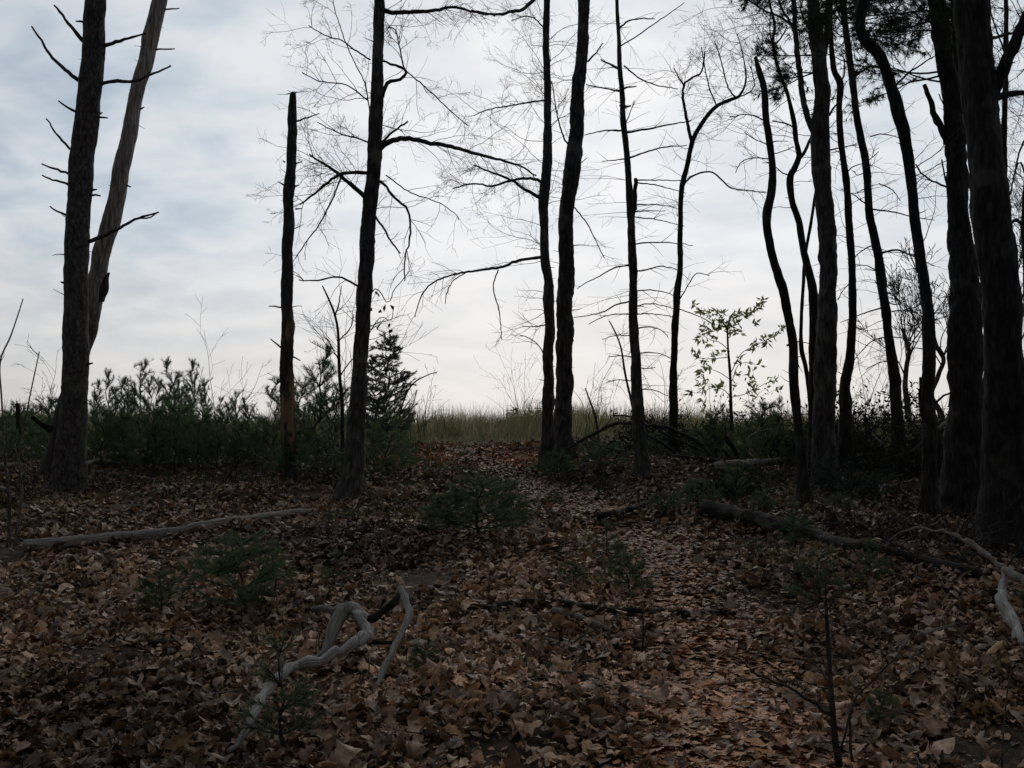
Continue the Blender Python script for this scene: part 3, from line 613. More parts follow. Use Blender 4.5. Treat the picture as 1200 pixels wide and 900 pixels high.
t = Tree('thinstem', 'young_tree', 'thin bent young stem squeezed between two dark trunks at the right', [(951, 520, 7), (949, 470, 5.5), (944, 430, 5), (939, 412, 5.5), (938.5, 385, 4.2), (941, 345, 4), (944, 300, 3.8), (950, 265, 3.6), (955, 232, 3.2), (959, 205, 2.8)], M_bark2, seed=24, ext=0, k=10, Y=13.2, flare=.15, step=.06); t.done()
t = Tree('mossy', 'oak_tree', 'sturdy straight trunk with a fork high up in the middle of the right hand thicket', [(966, 572, 34), (966, 545, 29), (965, 500, 26), (967, 450, 25.5), (969, 400, 24.5), (970, 350, 21.5), (970, 300, 20), (967, 250, 20), (962, 200, 20), (961.5, 150, 21), (963.5, 110, 18), (960, 67, 16), (955.5, 33, 15.5), (953, 0, 14.5)], M_bark, seed=26, k=26, flare=.25)
t.limb([(962, 75), (967, 52), (970, 28), (971, -5), (972, -40)], 8.5, 7, dy=.2, k=14, name='fork')
t.limb([(958, 160), (950, 147), (943, 125), (938, 95), (934, 55), (931, 20), (930, -30)], 7.5, 5.5, dy=.3, k=14, name='fork', twigs=6, tl=.7, depth=2)
t.limb([(932, 40), (925, 25), (917, 12), (911, -8)], 3.5, 2.5, dy=.2, twigs=5, tl=.5, depth=2)
t.limb([(972, 135), (978, 125), (985, 118)], 3, 2, dy=.1); t.limb([(972, 176), (990, 172), (1005, 170)], 2, 1.2, twigs=3); t.limb([(955, 45), (945, 30), (938, 10)], 3, 2, dy=-.2, twigs=3)
t.sprouts(0, 200, 12, .4, .9, depth=2); t.done()
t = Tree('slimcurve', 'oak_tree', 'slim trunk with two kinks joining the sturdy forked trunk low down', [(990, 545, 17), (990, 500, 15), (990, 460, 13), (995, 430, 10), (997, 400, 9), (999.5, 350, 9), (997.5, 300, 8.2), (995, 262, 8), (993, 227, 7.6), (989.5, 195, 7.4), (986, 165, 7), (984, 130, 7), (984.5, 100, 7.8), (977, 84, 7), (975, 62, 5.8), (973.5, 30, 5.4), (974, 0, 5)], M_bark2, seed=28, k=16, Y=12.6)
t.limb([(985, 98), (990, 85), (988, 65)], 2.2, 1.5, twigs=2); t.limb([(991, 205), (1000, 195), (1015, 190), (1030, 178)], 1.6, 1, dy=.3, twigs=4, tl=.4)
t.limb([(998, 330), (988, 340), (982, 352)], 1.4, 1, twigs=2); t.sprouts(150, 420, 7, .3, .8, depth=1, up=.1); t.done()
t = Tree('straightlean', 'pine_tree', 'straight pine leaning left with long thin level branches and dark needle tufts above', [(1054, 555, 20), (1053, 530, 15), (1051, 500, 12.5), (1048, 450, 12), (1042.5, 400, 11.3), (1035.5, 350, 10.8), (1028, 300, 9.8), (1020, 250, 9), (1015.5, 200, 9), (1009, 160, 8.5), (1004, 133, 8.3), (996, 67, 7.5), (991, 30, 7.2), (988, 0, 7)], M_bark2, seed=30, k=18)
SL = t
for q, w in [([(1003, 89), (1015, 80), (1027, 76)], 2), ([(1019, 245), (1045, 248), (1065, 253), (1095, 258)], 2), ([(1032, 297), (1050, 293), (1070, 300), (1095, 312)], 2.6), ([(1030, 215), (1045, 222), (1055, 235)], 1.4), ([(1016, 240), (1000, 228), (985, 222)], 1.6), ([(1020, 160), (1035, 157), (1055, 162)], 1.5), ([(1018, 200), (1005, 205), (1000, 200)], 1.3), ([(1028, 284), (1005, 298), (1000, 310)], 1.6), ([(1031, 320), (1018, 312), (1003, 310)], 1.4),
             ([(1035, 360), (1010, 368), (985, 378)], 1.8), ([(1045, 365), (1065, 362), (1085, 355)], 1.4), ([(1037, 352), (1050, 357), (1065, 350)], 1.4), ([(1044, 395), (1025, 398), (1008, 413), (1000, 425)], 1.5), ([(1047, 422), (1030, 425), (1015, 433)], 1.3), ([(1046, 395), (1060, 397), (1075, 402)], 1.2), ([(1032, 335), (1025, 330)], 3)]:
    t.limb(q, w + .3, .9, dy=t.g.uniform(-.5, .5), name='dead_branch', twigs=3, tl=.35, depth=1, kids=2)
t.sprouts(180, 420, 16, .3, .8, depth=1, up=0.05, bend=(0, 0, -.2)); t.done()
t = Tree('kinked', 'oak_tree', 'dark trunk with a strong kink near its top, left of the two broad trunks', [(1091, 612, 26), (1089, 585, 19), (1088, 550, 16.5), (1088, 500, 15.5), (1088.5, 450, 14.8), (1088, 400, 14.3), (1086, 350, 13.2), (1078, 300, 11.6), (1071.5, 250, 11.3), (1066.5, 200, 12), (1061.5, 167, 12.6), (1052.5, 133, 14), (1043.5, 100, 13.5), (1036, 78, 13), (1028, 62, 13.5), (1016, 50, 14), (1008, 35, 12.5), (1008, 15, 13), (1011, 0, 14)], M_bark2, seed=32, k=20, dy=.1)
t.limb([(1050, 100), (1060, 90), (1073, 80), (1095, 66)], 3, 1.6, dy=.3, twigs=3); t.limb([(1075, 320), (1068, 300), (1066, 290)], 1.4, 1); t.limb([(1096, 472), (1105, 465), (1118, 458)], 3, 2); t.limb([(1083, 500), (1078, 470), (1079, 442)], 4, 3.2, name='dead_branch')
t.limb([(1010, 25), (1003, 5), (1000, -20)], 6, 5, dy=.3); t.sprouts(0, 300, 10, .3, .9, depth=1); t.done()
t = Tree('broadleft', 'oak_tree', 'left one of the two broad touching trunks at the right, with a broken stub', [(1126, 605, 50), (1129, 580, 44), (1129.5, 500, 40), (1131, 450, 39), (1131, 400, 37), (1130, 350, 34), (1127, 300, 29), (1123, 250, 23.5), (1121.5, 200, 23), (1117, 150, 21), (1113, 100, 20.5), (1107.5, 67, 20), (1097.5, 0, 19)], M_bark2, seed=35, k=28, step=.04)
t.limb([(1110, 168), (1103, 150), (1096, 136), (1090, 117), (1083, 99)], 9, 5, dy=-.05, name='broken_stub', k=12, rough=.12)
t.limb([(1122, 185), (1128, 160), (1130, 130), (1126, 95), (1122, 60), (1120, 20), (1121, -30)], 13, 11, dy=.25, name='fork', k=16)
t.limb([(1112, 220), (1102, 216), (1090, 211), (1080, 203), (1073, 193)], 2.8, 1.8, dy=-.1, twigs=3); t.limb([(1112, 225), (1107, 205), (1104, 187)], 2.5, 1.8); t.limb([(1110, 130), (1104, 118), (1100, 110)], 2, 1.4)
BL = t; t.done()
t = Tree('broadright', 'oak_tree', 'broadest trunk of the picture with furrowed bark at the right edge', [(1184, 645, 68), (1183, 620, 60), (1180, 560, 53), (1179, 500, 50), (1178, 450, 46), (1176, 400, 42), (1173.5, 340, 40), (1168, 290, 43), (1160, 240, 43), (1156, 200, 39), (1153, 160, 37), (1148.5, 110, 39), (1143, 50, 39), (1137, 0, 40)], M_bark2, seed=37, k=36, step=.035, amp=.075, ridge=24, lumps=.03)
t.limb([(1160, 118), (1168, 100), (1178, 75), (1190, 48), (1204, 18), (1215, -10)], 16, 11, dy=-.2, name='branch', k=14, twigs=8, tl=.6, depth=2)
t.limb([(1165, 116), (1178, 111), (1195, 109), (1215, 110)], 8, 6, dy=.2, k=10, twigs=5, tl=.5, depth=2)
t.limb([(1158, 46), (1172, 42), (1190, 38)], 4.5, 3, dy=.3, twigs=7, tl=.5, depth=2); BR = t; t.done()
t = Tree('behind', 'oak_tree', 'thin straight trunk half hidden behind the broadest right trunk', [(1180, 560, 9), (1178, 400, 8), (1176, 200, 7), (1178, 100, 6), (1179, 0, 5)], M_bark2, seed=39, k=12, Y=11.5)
t.limb([(1177, 60), (1168, 35), (1160, 10)], 2.5, 1.5, dy=.4, twigs=7, tl=.6, depth=2); t.sprouts(0, 120, 10, .4, 1, depth=2); t.done()
t = Tree('edge', 'young_tree', 'bare bushy tree with dense fine twigs at the right edge behind the broadest trunk', [(1206, 570, 12), (1205, 450, 9), (1203, 330, 7), (1200, 260, 6), (1204, 200, 5), (1209, 150, 4)], M_bark2, seed=41, k=12, Y=14, ext=1)
t.limb([(1200, 265), (1192, 258), (1184, 262)], 4.5, 2.5, dy=.2, twigs=6, tl=.5, depth=2); t.limb([(1204, 210), (1194, 190), (1183, 230)], 2.5, 1.4, dy=.2, twigs=6, tl=.5, depth=2)
t.limb([(1203, 160), (1194, 180), (1184, 228)], 2.4, 1.6, dy=-.2, twigs=5); t.sprouts(120, 340, 26, .4, 1.0, side=-1, depth=2, kids=5); t.done()

# --- pine crown needles over the right hand group (parts of the two pines they grow on)
def pine_crown(t, n, y0, y1, L0, L1, side_bias, seed, az=None):
    g = random.Random(seed); br = MB(); nd = MB()
    for _ in range(n):
        yv = g.uniform(y0, y1); c = t.at(yv) if yv > 0 else t.line[int(np.argmin(np.abs(t.line[:, 2] - P(600, yv, t.Y)[2])))]
        a = g.uniform(0, 6.283); d = np.array([math.cos(a) + side_bias, math.sin(a) * .8, g.uniform(-.1, .35)])
        tips = (1, []); grow(br, c[:3], d, g.uniform(L0, L1), .012, 2, g, .15, (0, 0, .05), 7, .75, .5, .002, tips, .25)
        for pts, ds in tips[1]:
            for u in range(2): 
                j = len(pts) - 1 - u * (len(pts) // 2); e = pts[max(j - 1, 0):j + 1]
                if len(e) < 2: continue
                brush(nd, e, ds[max(j - 1, 0):j + 1], 13, .075, .0065, .8, (.04, .052, .03), 0.05)
    br.obj('crown_branches', M_twig, t.root); nd.obj('crown_needles', M_needle, t.root)
pine_crown(SL, 46, -150, 50, .9, 2.0, .45, 5)
pine_crown(BL, 20, -80, 100, .8, 1.5, -.7, 6)
pine_crown(TREES['mossy'], 8, -40, 110, .6, 1.1, -.2, 7)

# ------------------------------------------------------------------ young pines: prototypes then copies
def make_sapling(name, h, seed, spacing, blen, density, ang, color, nl=.085, bushy=0, nw=.0037):
    """mesh pair for one young pine standing at the origin"""
    g = random.Random(seed); st = MB(); nd = MB()
    n = max(6, int(h / .12)); pts = [np.array([g.gauss(0, .012) * i * .5, g.gauss(0, .012) * i * .5, h * i / n - .03]) for i in range(n + 1)]
    tube(st, pts, np.linspace(.011 * h ** .5 + .004, .003, n + 1), 6)
    brush(nd, pts[-3:], [np.array([0, 0, 1.])] * 3, int(85 * density), nl, .005, .38, color, .2)
    z = h * .88; whorl = 0
    while z > .06:
        f = z / h; L = blen * h * (1.02 - f) ** .75 + .07
        for b in range(g.choice([4, 5, 5, 6]) + bushy):
            a = g.uniform(0, 6.283); el = ang * (0.55 + .75 * f) + g.gauss(0, .1)
            i = min(n - 1, int(f * n)); p0 = pts[i] + (pts[i + 1] - pts[i]) * (f * n - i)
            tips = (1, []); grow(st, p0, [math.cos(a) * math.cos(el), math.sin(a) * math.cos(el), math.sin(el)], L * g.uniform(.7, 1.15), .005, 1, g, .10, (0, 0, .9), 3 if L > .2 else 1, .6, .5, .0018, tips, .35)
            for pp, dd in tips[1]:
                ln = float(np.linalg.norm(pp[-1] - pp[0])); brush(nd, pp, dd, max(14, int(185 * density * ln ** .7)), nl, nw, .5, color, .12)
        z -= spacing * g.uniform(.75, 1.2); whorl += 1
    return st.mesh('stem', M_twig), nd.mesh('needles', M_needle)
GN = (.125, .18, .09)
PROTO = {
    'candle': [make_sapling('candle', 1.55, 100 + i, .2, .24, 1.0, .95, GN, nl=.075) for i in range(4)],
    'bushy': [make_sapling('bushy', 1.2, 120 + i, .13, .42, 1.0, .6, (.12, .175, .088), bushy=1) for i in range(3)],
    'low': [make_sapling('low', .62, 140 + i, .11, .62, 1.25, .4, (.10, .145, .08), nl=.085, bushy=1) for i in range(3)],
    'wisp': [make_sapling('wisp', .6, 160 + i, .14, .38, .75, .5, (.10, .14, .08), nl=.08) for i in range(3)],
    'layer': [make_sapling('layer', 2.4, 180, .12, .27, 2.2, .12, (.13, .16, .12), nl=.07, bushy=2, nw=.005)],
}
nsap = [0]
def sapling(kind, p, h, label, group=None, name='pine_sapling', wide=1.0, which=None):
    base = dict(candle=1.55, bushy=1.2, low=.62, wisp=.6, layer=2.4)[kind]
    a, b = PROTO[kind][nsap[0] % len(PROTO[kind]) if which is None else which]; nsap[0] += 1
    o = empty(name, (p[0], p[1], gz(p[0], p[1]) - .01), label, 'young pine', group)
    s = h / base; o.scale = (s * wide, s * wide, s); o.rotation_euler = (rnd.gauss(0, .05), rnd.gauss(0, .05), rnd.uniform(0, 6.28))
    for nm, me in (('stem', a), ('needles', b)):
        c = bpy.data.objects.new(nm, me); col.objects.link(c); c.parent = o
    return o
def hpx(px, top, Y): return P(px, top, Y)[2] - on(px, Y)[2]

G1 = 'young pines in the dense row between the left pine and the snag'
L1 = 'candle tipped young pine in the dense row between the left pine and the snag'
for px, top, Y, kd in [(112, 442, 15, 'candle'), (126, 428, 15.6, 'candle'), (140, 440, 14.6, 'candle'), (152, 452, 16, 'candle'), (164, 417, 15, 'candle'), (182, 440, 16.2, 'candle'), (199, 416, 15.4, 'candle'), (213, 455, 14.4, 'bushy'), (226, 418, 15.8, 'candle'),
                       (243, 452, 15, 'candle'), (258, 462, 16, 'candle'), (275, 455, 15, 'candle'), (290, 475, 15.5, 'candle'), (305, 470, 16, 'candle'), (120, 475, 13.8, 'bushy'), (150, 480, 13.9, 'bushy'), (180, 474, 13.6, 'bushy'), (205, 468, 13.8, 'bushy'), (232, 476, 13.5, 'bushy'), (255, 486, 13.8, 'bushy'), (280, 490, 13.9, 'bushy'), (300, 500, 13.6, 'bushy')]:
    p = on(px, Y); sapling(kd, p, hpx(px, top, Y), L1, G1)
for px, top, Y, kd in [(108, 458, 14.4, 'candle'), (134, 450, 15.4, 'candle'), (148, 438, 15.8, 'candle'), (172, 436, 14.6, 'candle'), (190, 448, 14.8, 'candle'), (206, 440, 16, 'candle'), (218, 446, 15, 'candle'), (236, 440, 16.4, 'candle'), (266, 470, 14.6, 'bushy'), (294, 462, 14.8, 'candle'), (312, 488, 14.2, 'bushy'), (275, 505, 13.6, 'bushy')]:
    p = on(px, Y); sapling(kd, p, hpx(px, top, Y), L1, G1)
G2 = 'low young pines in the grass left of the left pine'
for px, top, Y in [(6, 478, 16), (22, 470, 15), (40, 472, 16.5), (55, 462, 15), (12, 500, 13.8), (46, 502, 14), (-14, 480, 15), (66, 470, 16)]:
    sapling('bushy', on(px, Y), hpx(px, top, Y), 'low bushy young pine in the green strip at the far left edge', G2)
def one(kd, px, top, Y, label, wide=1.0, **kw): return sapling(kd, on(px, Y), hpx(px, top, Y), label, wide=wide, **kw)
one('candle', 322, 436, 14.5, 'young pine with spreading layered tips just left of the snag', 1.3)
one('candle', 370, 398, 13.6, 'tallest dark bushy pine with a blunt thick tip right of the snag', 1.35)
one('bushy', 352, 440, 14.2, 'dense dark young pine immediately right of the snag foot', 1.1)
one('bushy', 392, 448, 13.4, 'dense dark young pine close to the left side of the dark long-branched tree', 1.0)
one('bushy', 345, 500, 12.8, 'low feathery pine filling the ground between the snag and the dark long-branched tree', 1.3)
one('bushy', 385, 505, 12.5, 'low dark pine against the left foot of the dark long-branched tree', 1.3)
one('layer', 454, 378, 19, 'pale grey green cedar-like conifer with layered branches behind the dark long-branched tree', 1.0, name='conifer')
one('layer', 436, 415, 19.6, 'smaller layered conifer half hidden behind the dark long-branched tree', 1.0, name='conifer')
one('bushy', 455, 482, 12.7, 'broom-like bushy pine hugging the right foot of the dark long-branched tree', 1.3)
one('bushy', 438, 500, 12.2, 'low bushy pine just behind the foot of the dark long-branched tree', 1.1)
one('bushy', 474, 505, 13.6, 'small bushy pine at the left end of the meadow edge', 1.1)
one('layer', 600, 474, 33, 'tiny distant conifer on the crest left of the close pair of trunks', 1.6, name='conifer')
one('layer', 634, 470, 33, 'tiny distant conifer on the crest touching the slim middle trunk', 1.5, name='conifer')
one('layer', 791, 474, 27, 'small distant layered conifer behind the slim forked tree', 1.7, name='conifer')
one('low', 562, 556, 8.45, 'wide feathery dark green pine clump in the middle of the leaf litter', 1.35)
one('low', 525, 575, 8.7, 'smaller feathery pine at the left side of the middle pine clump', 1.1)
one('low', 600, 578, 8.8, 'smaller feathery pine at the right side of the middle pine clump', 1.0)
one('low', 290, 622, 6.35, 'wide dark feathery pine in front of the pale left log', 1.2)
one('wisp', 325, 640, 6.6, 'thin feathery pine touching the right side of the pine before the pale left log', 1.0)
one('low', 195, 668, 6.2, 'low sparse pine seedling left of the pine before the pale left log', 1.0)
one('wisp', 708, 610, 7.6, 'thin feathery pine seedling left of the path, upper of two', 1.3)
one('low', 735, 645, 6.8, 'low spreading pine seedling beside the path above the dark flat stick', 1.2)
one('low', 672, 655, 6.8, 'low sparse pine seedling left of the seedling by the dark flat stick', 1.2)
one('wisp', 392, 645, 6.9, 'sparse pine seedling behind the twisted grey forked branch', 1.1)
one('wisp', 500, 640, 8.2, 'sparse pine seedling below the middle pine clump', 1.0)
one('low', 497, 752, 4.85, 'small bright green pine tuft right of the twisted grey forked branch', 1.0)
one('wisp', 336, 738, 4.1, 'thin pine seedling standing in front of the twisted grey forked branch', .85)
one('low', 612, 766, 4.8, 'tiny green pine tuft in the leaves at the lower middle', 1.0)
one('wisp', 642, 765, 4.75, 'tiny thin pine seedling right of the green tuft at the lower middle', .9)
one('bushy', 860, 545, 10.7, 'low dark bushy pine in front of the lying grey log at the right', 1.5)
one('low', 815, 560, 10.2, 'low dark green pine left of the low bushy pine, above the dark log', 1.4)
one('wisp', 930, 585, 8.4, 'feathery pine seedling growing beside the dark log near the snapped trunk', 1.1)
one('bushy', 838, 478, 15.5, 'dark upright evergreen shrub at the foot of the leafy young tree', 1.0)
one('candle', 852, 470, 15, 'slender evergreen shrub rising along the stem of the leafy young tree', .9)
one('bushy', 895, 468, 14.5, 'bushy pine between the leafy young tree and the snapped trunk', 1.1)
one('candle', 912, 462, 15.3, 'upright young pine just left of the snapped trunk', 1.2)
one('bushy', 875, 490, 14, 'low bushy pine right of the leafy young tree', 1.1)
one('bushy', 930, 495, 14.2, 'dark bushy pine behind the snapped trunk', 1.1)
one('bushy', 690, 505, 14.6, 'small pine at the right foot of the close pair of trunks', 1.3)
one('low', 710, 520, 13.6, 'low pine right of the close pair of trunks under the arched dead limb', 1.5)
one('low', 655, 528, 13.2, 'low pine directly in front of the close pair of trunks', 1.2)
one('bushy', 770, 505, 14.8, 'low pine between the whorled pine and the slim forked tree', 1.2)
one('bushy', 815, 500, 15, 'low pine right of the slim forked tree foot', 1.2)
one('wisp', 545, 520, 14.4, 'small pine seedling in the reddish leaves before the meadow', 1.1)
one('low', 470, 585, 10.4, 'low pine seedling between the dark long-branched tree and the middle pine clump', 1.3)
one('low', 650, 575, 10.6, 'low pine seedling at the left edge of the path right of the middle pine clump', 1.1)
one('low', 780, 575, 9.9, 'low pine seedling right of the path below the slim forked tree', 1.3)
one('wisp', 250, 600, 9.2, 'wispy pine seedling just above the middle of the pale left log', 1.3)
one('wisp', 385, 600, 9.4, 'wispy pine seedling at the right end of the pale left log', 1.2)
one('low', 890, 575, 9.8, 'low pine seedling above the dark log right of the low bushy pine', 1.2)
one('low', 985, 575, 9.9, 'low dark pine seedling in the leaves before the sturdy forked trunk', 1.2)
one('wisp', 580, 690, 6.4, 'sparse pine seedling above the left end of the long dark stick', .9)
one('wisp', 955, 640, 6.6, 'wispy pine seedling behind the thin bare foreground sapling', 1.2)
one('wisp', 1015, 630, 6.9, 'wispy pine seedling under the arched grey branch', 1.2)
one('low', 1022, 805, 4.6, 'tiny green tuft beside the thin bare foreground sapling', .9)
one('low', 1190, 690, 6.2, 'green pine tuft at the right edge behind the thick grey branch', 1.1)

# ------------------------------------------------------------------ leafy young tree and shrubs
def leafset(mb, c, d, n, size, col_, g, droop=-.25):
    for _ in range(n):
        u1 = unit(np.array(d) * .5 + rdir(g) * .8 + np.array([0, 0, droop])); u2 = unit(np.cross(u1, rdir(g))); u3 = np.cross(u1, u2)
        s = size * g.uniform(.6, 1.2); w = s * .2; p = c + rdir(g) * size * .35
        mb.add([p, p + u1 * s * .35 + u2 * w, p + u1 * s, p + u1 * s * .35 - u2 * w, p + u1 * s * .45 - u3 * s * .06], None, [[0, 1, 4], [1, 2, 4], [2, 3, 4], [3, 0, 4]], np.tile(np.array(col_) * g.uniform(.6, 1.3), (5, 1)))
t = Tree('leafy', 'leafy_tree', 'slim young tree still holding green leaves against the bright sky right of centre', [(858, 520, 5), (857, 490, 4), (855.5, 440, 3.2), (853.5, 410, 2.6), (852, 385, 2)], M_bark2, ext=0, seed=51, Y=15.2, k=8, flare=.15)
lf = MB(); g = random.Random(4)
def leaflimb(pts, clusters, dy):
    t.limb(pts, 1.1, .5, dy=dy)
    y0 = t.depth(pts[0][1])
    for (a, b, n) in clusters:
        fr = min(1, math.dist(pts[0], (a, b)) / max(1, math.dist(pts[0], pts[-1]))); c = P(a, b, y0 + dy * fr)
        d = unit(P(*pts[-1], y0) - P(*pts[0], y0)); leafset(lf, c, d, int(n * 2.4), .105, (.34, .38, .18), g)
leaflimb([(852, 388), (845, 372), (838, 364), (828, 368), (818, 362), (812, 356)], [(813, 357, 4), (820, 364, 5), (825, 368, 5), (832, 369, 4), (840, 366, 5)], -.3)
leaflimb([(852, 386), (856, 372), (862, 365), (872, 370), (880, 368), (890, 355)], [(858, 370, 6), (866, 367, 5), (874, 369, 7), (880, 366, 7), (886, 360, 6), (893, 352, 7), (884, 378, 5), (890, 358, 6)], .3)
leaflimb([(853, 395), (850, 380), (846, 372), (842, 366)], [(846, 378, 8), (852, 382, 9), (858, 384, 8), (840, 386, 7), (834, 378, 6), (864, 378, 7), (848, 368, 6), (856, 392, 6), (868, 388, 5)], .1)
leaflimb([(855, 412), (845, 402), (832, 398), (822, 392)], [(824, 390, 5), (820, 396, 4), (832, 388, 5), (838, 396, 4), (828, 402, 4), (826, 382, 4)], -.2)
leaflimb([(855, 418), (838, 420), (822, 420), (812, 411)], [(813, 412, 4), (818, 418, 4), (826, 422, 5), (836, 418, 4), (842, 414, 3), (850, 412, 4), (828, 430, 4)], .3)
leaflimb([(855.5, 440), (868, 415), (885, 405), (900, 398), (915, 388)], [(884, 403, 6), (892, 398, 5), (900, 396, 5), (908, 392, 5), (915, 386, 5), (898, 403, 4), (882, 408, 4)], -.4)
leaflimb([(856, 445), (842, 436), (828, 432), (820, 438)], [(820, 438, 5), (824, 434, 4), (832, 432, 4), (826, 446, 4), (820, 450, 3)], -.3)
leaflimb([(856, 450), (864, 430), (872, 425), (890, 428)], [(862, 424, 5), (868, 420, 4), (876, 427, 3), (889, 427, 4), (864, 438, 4), (876, 440, 4)], .3)
leaflimb([(857, 466), (872, 462), (885, 456), (900, 448), (912, 446)], [(878, 448, 5), (884, 456, 4), (880, 460, 3), (902, 446, 4), (909, 444, 4), (912, 456, 4), (896, 454, 2)], .4)
leaflimb([(857, 465), (845, 455), (832, 455), (824, 460), (808, 460)], [(846, 452, 5), (840, 456, 4), (824, 456, 4), (810, 460, 5), (822, 470, 4), (862, 452, 4), (826, 478, 3)], -.3)
lf.obj('leaves', M_leafy, t.root); t.done()
# broadleaf evergreen shrubs and dark undergrowth at the right
def shrub(px, Y, w, h, label, seed, leafc=(.03, .042, .022), size=.07, n=26, per=5, name='shrub', leaves=True, tm=None, up=1.2):
    g = random.Random(seed); o = on(px, Y); root = empty(name, o, label, 'shrub'); st = MB(); lv = MB()
    for _ in range(n):
        a = g.uniform(0, 6.283); d = np.array([math.cos(a) * w, math.sin(a) * w, up * h * g.uniform(.6, 1.2)]); L = float(np.linalg.norm(d)) * g.uniform(.6, 1.0); tips = (0, [])
        grow(st, o + np.array([g.gauss(0, w * .18), g.gauss(0, w * .18), -.02]), d, L, .007, 2 if not leaves else 1, g, .15, (0, 0, -.1), 4, .7, .5, .0025, tips)
        for pp, dd in tips[1]:
            if leaves:
                for q in range(per): leafset(lv, pp[g.randrange(len(pp))], dd[-1], 1, size, leafc, g, -.1)
    st.obj('stems', tm or M_twig, root)
    if leaves: lv.obj('leaves', M_green, root)
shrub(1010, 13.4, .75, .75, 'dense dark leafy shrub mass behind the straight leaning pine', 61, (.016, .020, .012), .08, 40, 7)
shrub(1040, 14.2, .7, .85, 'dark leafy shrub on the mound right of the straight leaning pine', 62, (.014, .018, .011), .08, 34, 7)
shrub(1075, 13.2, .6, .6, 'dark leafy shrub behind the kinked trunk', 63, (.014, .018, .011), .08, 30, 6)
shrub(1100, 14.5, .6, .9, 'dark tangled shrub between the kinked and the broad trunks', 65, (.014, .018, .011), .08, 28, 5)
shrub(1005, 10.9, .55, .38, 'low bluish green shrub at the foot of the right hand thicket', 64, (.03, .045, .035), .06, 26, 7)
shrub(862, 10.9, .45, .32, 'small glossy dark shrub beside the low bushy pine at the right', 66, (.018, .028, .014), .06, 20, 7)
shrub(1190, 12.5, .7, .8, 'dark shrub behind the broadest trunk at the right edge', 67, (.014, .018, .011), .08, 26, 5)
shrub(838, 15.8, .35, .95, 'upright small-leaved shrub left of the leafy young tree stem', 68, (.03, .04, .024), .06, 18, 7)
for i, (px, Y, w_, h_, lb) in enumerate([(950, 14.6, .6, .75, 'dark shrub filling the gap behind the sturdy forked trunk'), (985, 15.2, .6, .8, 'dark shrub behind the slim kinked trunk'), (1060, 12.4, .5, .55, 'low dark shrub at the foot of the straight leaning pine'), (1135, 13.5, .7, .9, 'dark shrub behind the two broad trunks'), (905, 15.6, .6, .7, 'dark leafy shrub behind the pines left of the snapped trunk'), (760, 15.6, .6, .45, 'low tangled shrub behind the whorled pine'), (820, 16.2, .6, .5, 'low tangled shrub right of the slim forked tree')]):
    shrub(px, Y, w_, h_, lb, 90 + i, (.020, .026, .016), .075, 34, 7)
for i, (px, Y, w_, h_, lb) in enumerate([(1010, 8.6, .4, .35, 'low dark bare brush above the arched grey branch'), (1105, 8.2, .4, .4, 'low bare brush in front of the broad trunks'), (1075, 7.2, .45, .3, 'tangled bare brush under the arched grey branch'), (1150, 6.9, .35, .35, 'bare brush between the arched branch and the broadest trunk'), (700, 12.6, .4, .4, 'low bare brush right of the close pair of trunks'), (905, 12, .5, .45, 'low bare brush left of the snapped trunk foot'), (1030, 11.4, .5, .5, 'bare brush before the straight leaning pine'), (130, 11.8, .5, .35, 'low bare brush right of the left pine foot'), (270, 12.2, .5, .35, 'low bare brush left of the snag foot'), (30, 11, .45, .4, 'low bare brush left of the left pine foot')]):
    shrub(px, Y, w_, h_, lb, 120 + i, n=11, leaves=False, name='bare_brush', up=1.1)
# bare shrubs and small bare trees on the crest
for i, (px, Y, w, h, lb) in enumerate([(258, 18, .35, 1.3, 'pale bare twiggy bush rising behind the young pine row near the snag'), (62, 18, .5, 1.1, 'bare twiggy bush on the crest left of the left pine'), (612, 30, .6, 2.0, 'bare small bush on the crest left of the close pair of trunks'), (693, 20, .3, 1.2, 'bare thin bush on the crest right of the close pair of trunks'), (775, 19, .5, 1.0, 'bare twiggy bush between the whorled pine and the slim forked tree'), (1012, 18, .4, 1.6, 'bare bush with upright twigs between the slim kinked trunk and the straight leaning pine'), (405, 14.5, .4, 1.6, 'bare brush of thin upright twigs behind the dark long-branched tree'), (490, 19, .6, .9, 'thin arching bare bush right of the layered conifer')]):
    shrub(px, Y, w, h, lb, 70 + i, n=7, leaves=False, name='bare_bush', tm=M_twig, up=1.6)
def far_tree(px, Y, top, label, seed, forks, dens):
    g = random.Random(seed); o = on(px, Y); h = hpx(px, top, Y)
    root = empty('bare_tree', o, label, 'tree'); tk = MB(); tw = MB()
    rows = [[o[0] + g.gauss(0, .05) * i, o[1], o[2] - .1 + h * .6 * i / 5, .10 - .009 * i] for i in range(6)]
    bark_tube(tk, spline(rows, 5), seed, 10, .1); tk.obj('trunk', M_bark, root)
    for i in range(dens):
        f = g.uniform(.45, 1); z = 5 * f; k = min(4, int(z)); c = np.array(rows[k][:3]) + (np.array(rows[k + 1][:3]) - np.array(rows[k][:3])) * (z - k)
        a = g.uniform(0, 6.283); grow(tw, c, [math.cos(a) * .5, math.sin(a) * .5, .9], h * g.uniform(.3, .5), .03 * (1.1 - f * .5), 3, g, .12, (0, 0, .2), 5, .6, .55, .007)
    tw.obj('crown', M_bark, root)
far_tree(1066, 30, 300, 'bare spreading tree far behind, seen between the straight leaning pine and the kinked trunk', 81, 2, 9)
far_tree(1103, 32, 310, 'bare upright tree far behind, seen between the kinked trunk and the broad trunks', 82, 2, 9)
far_tree(1190, 30, 180, 'bare tree far behind the broadest trunk at the right edge', 83, 2, 9)

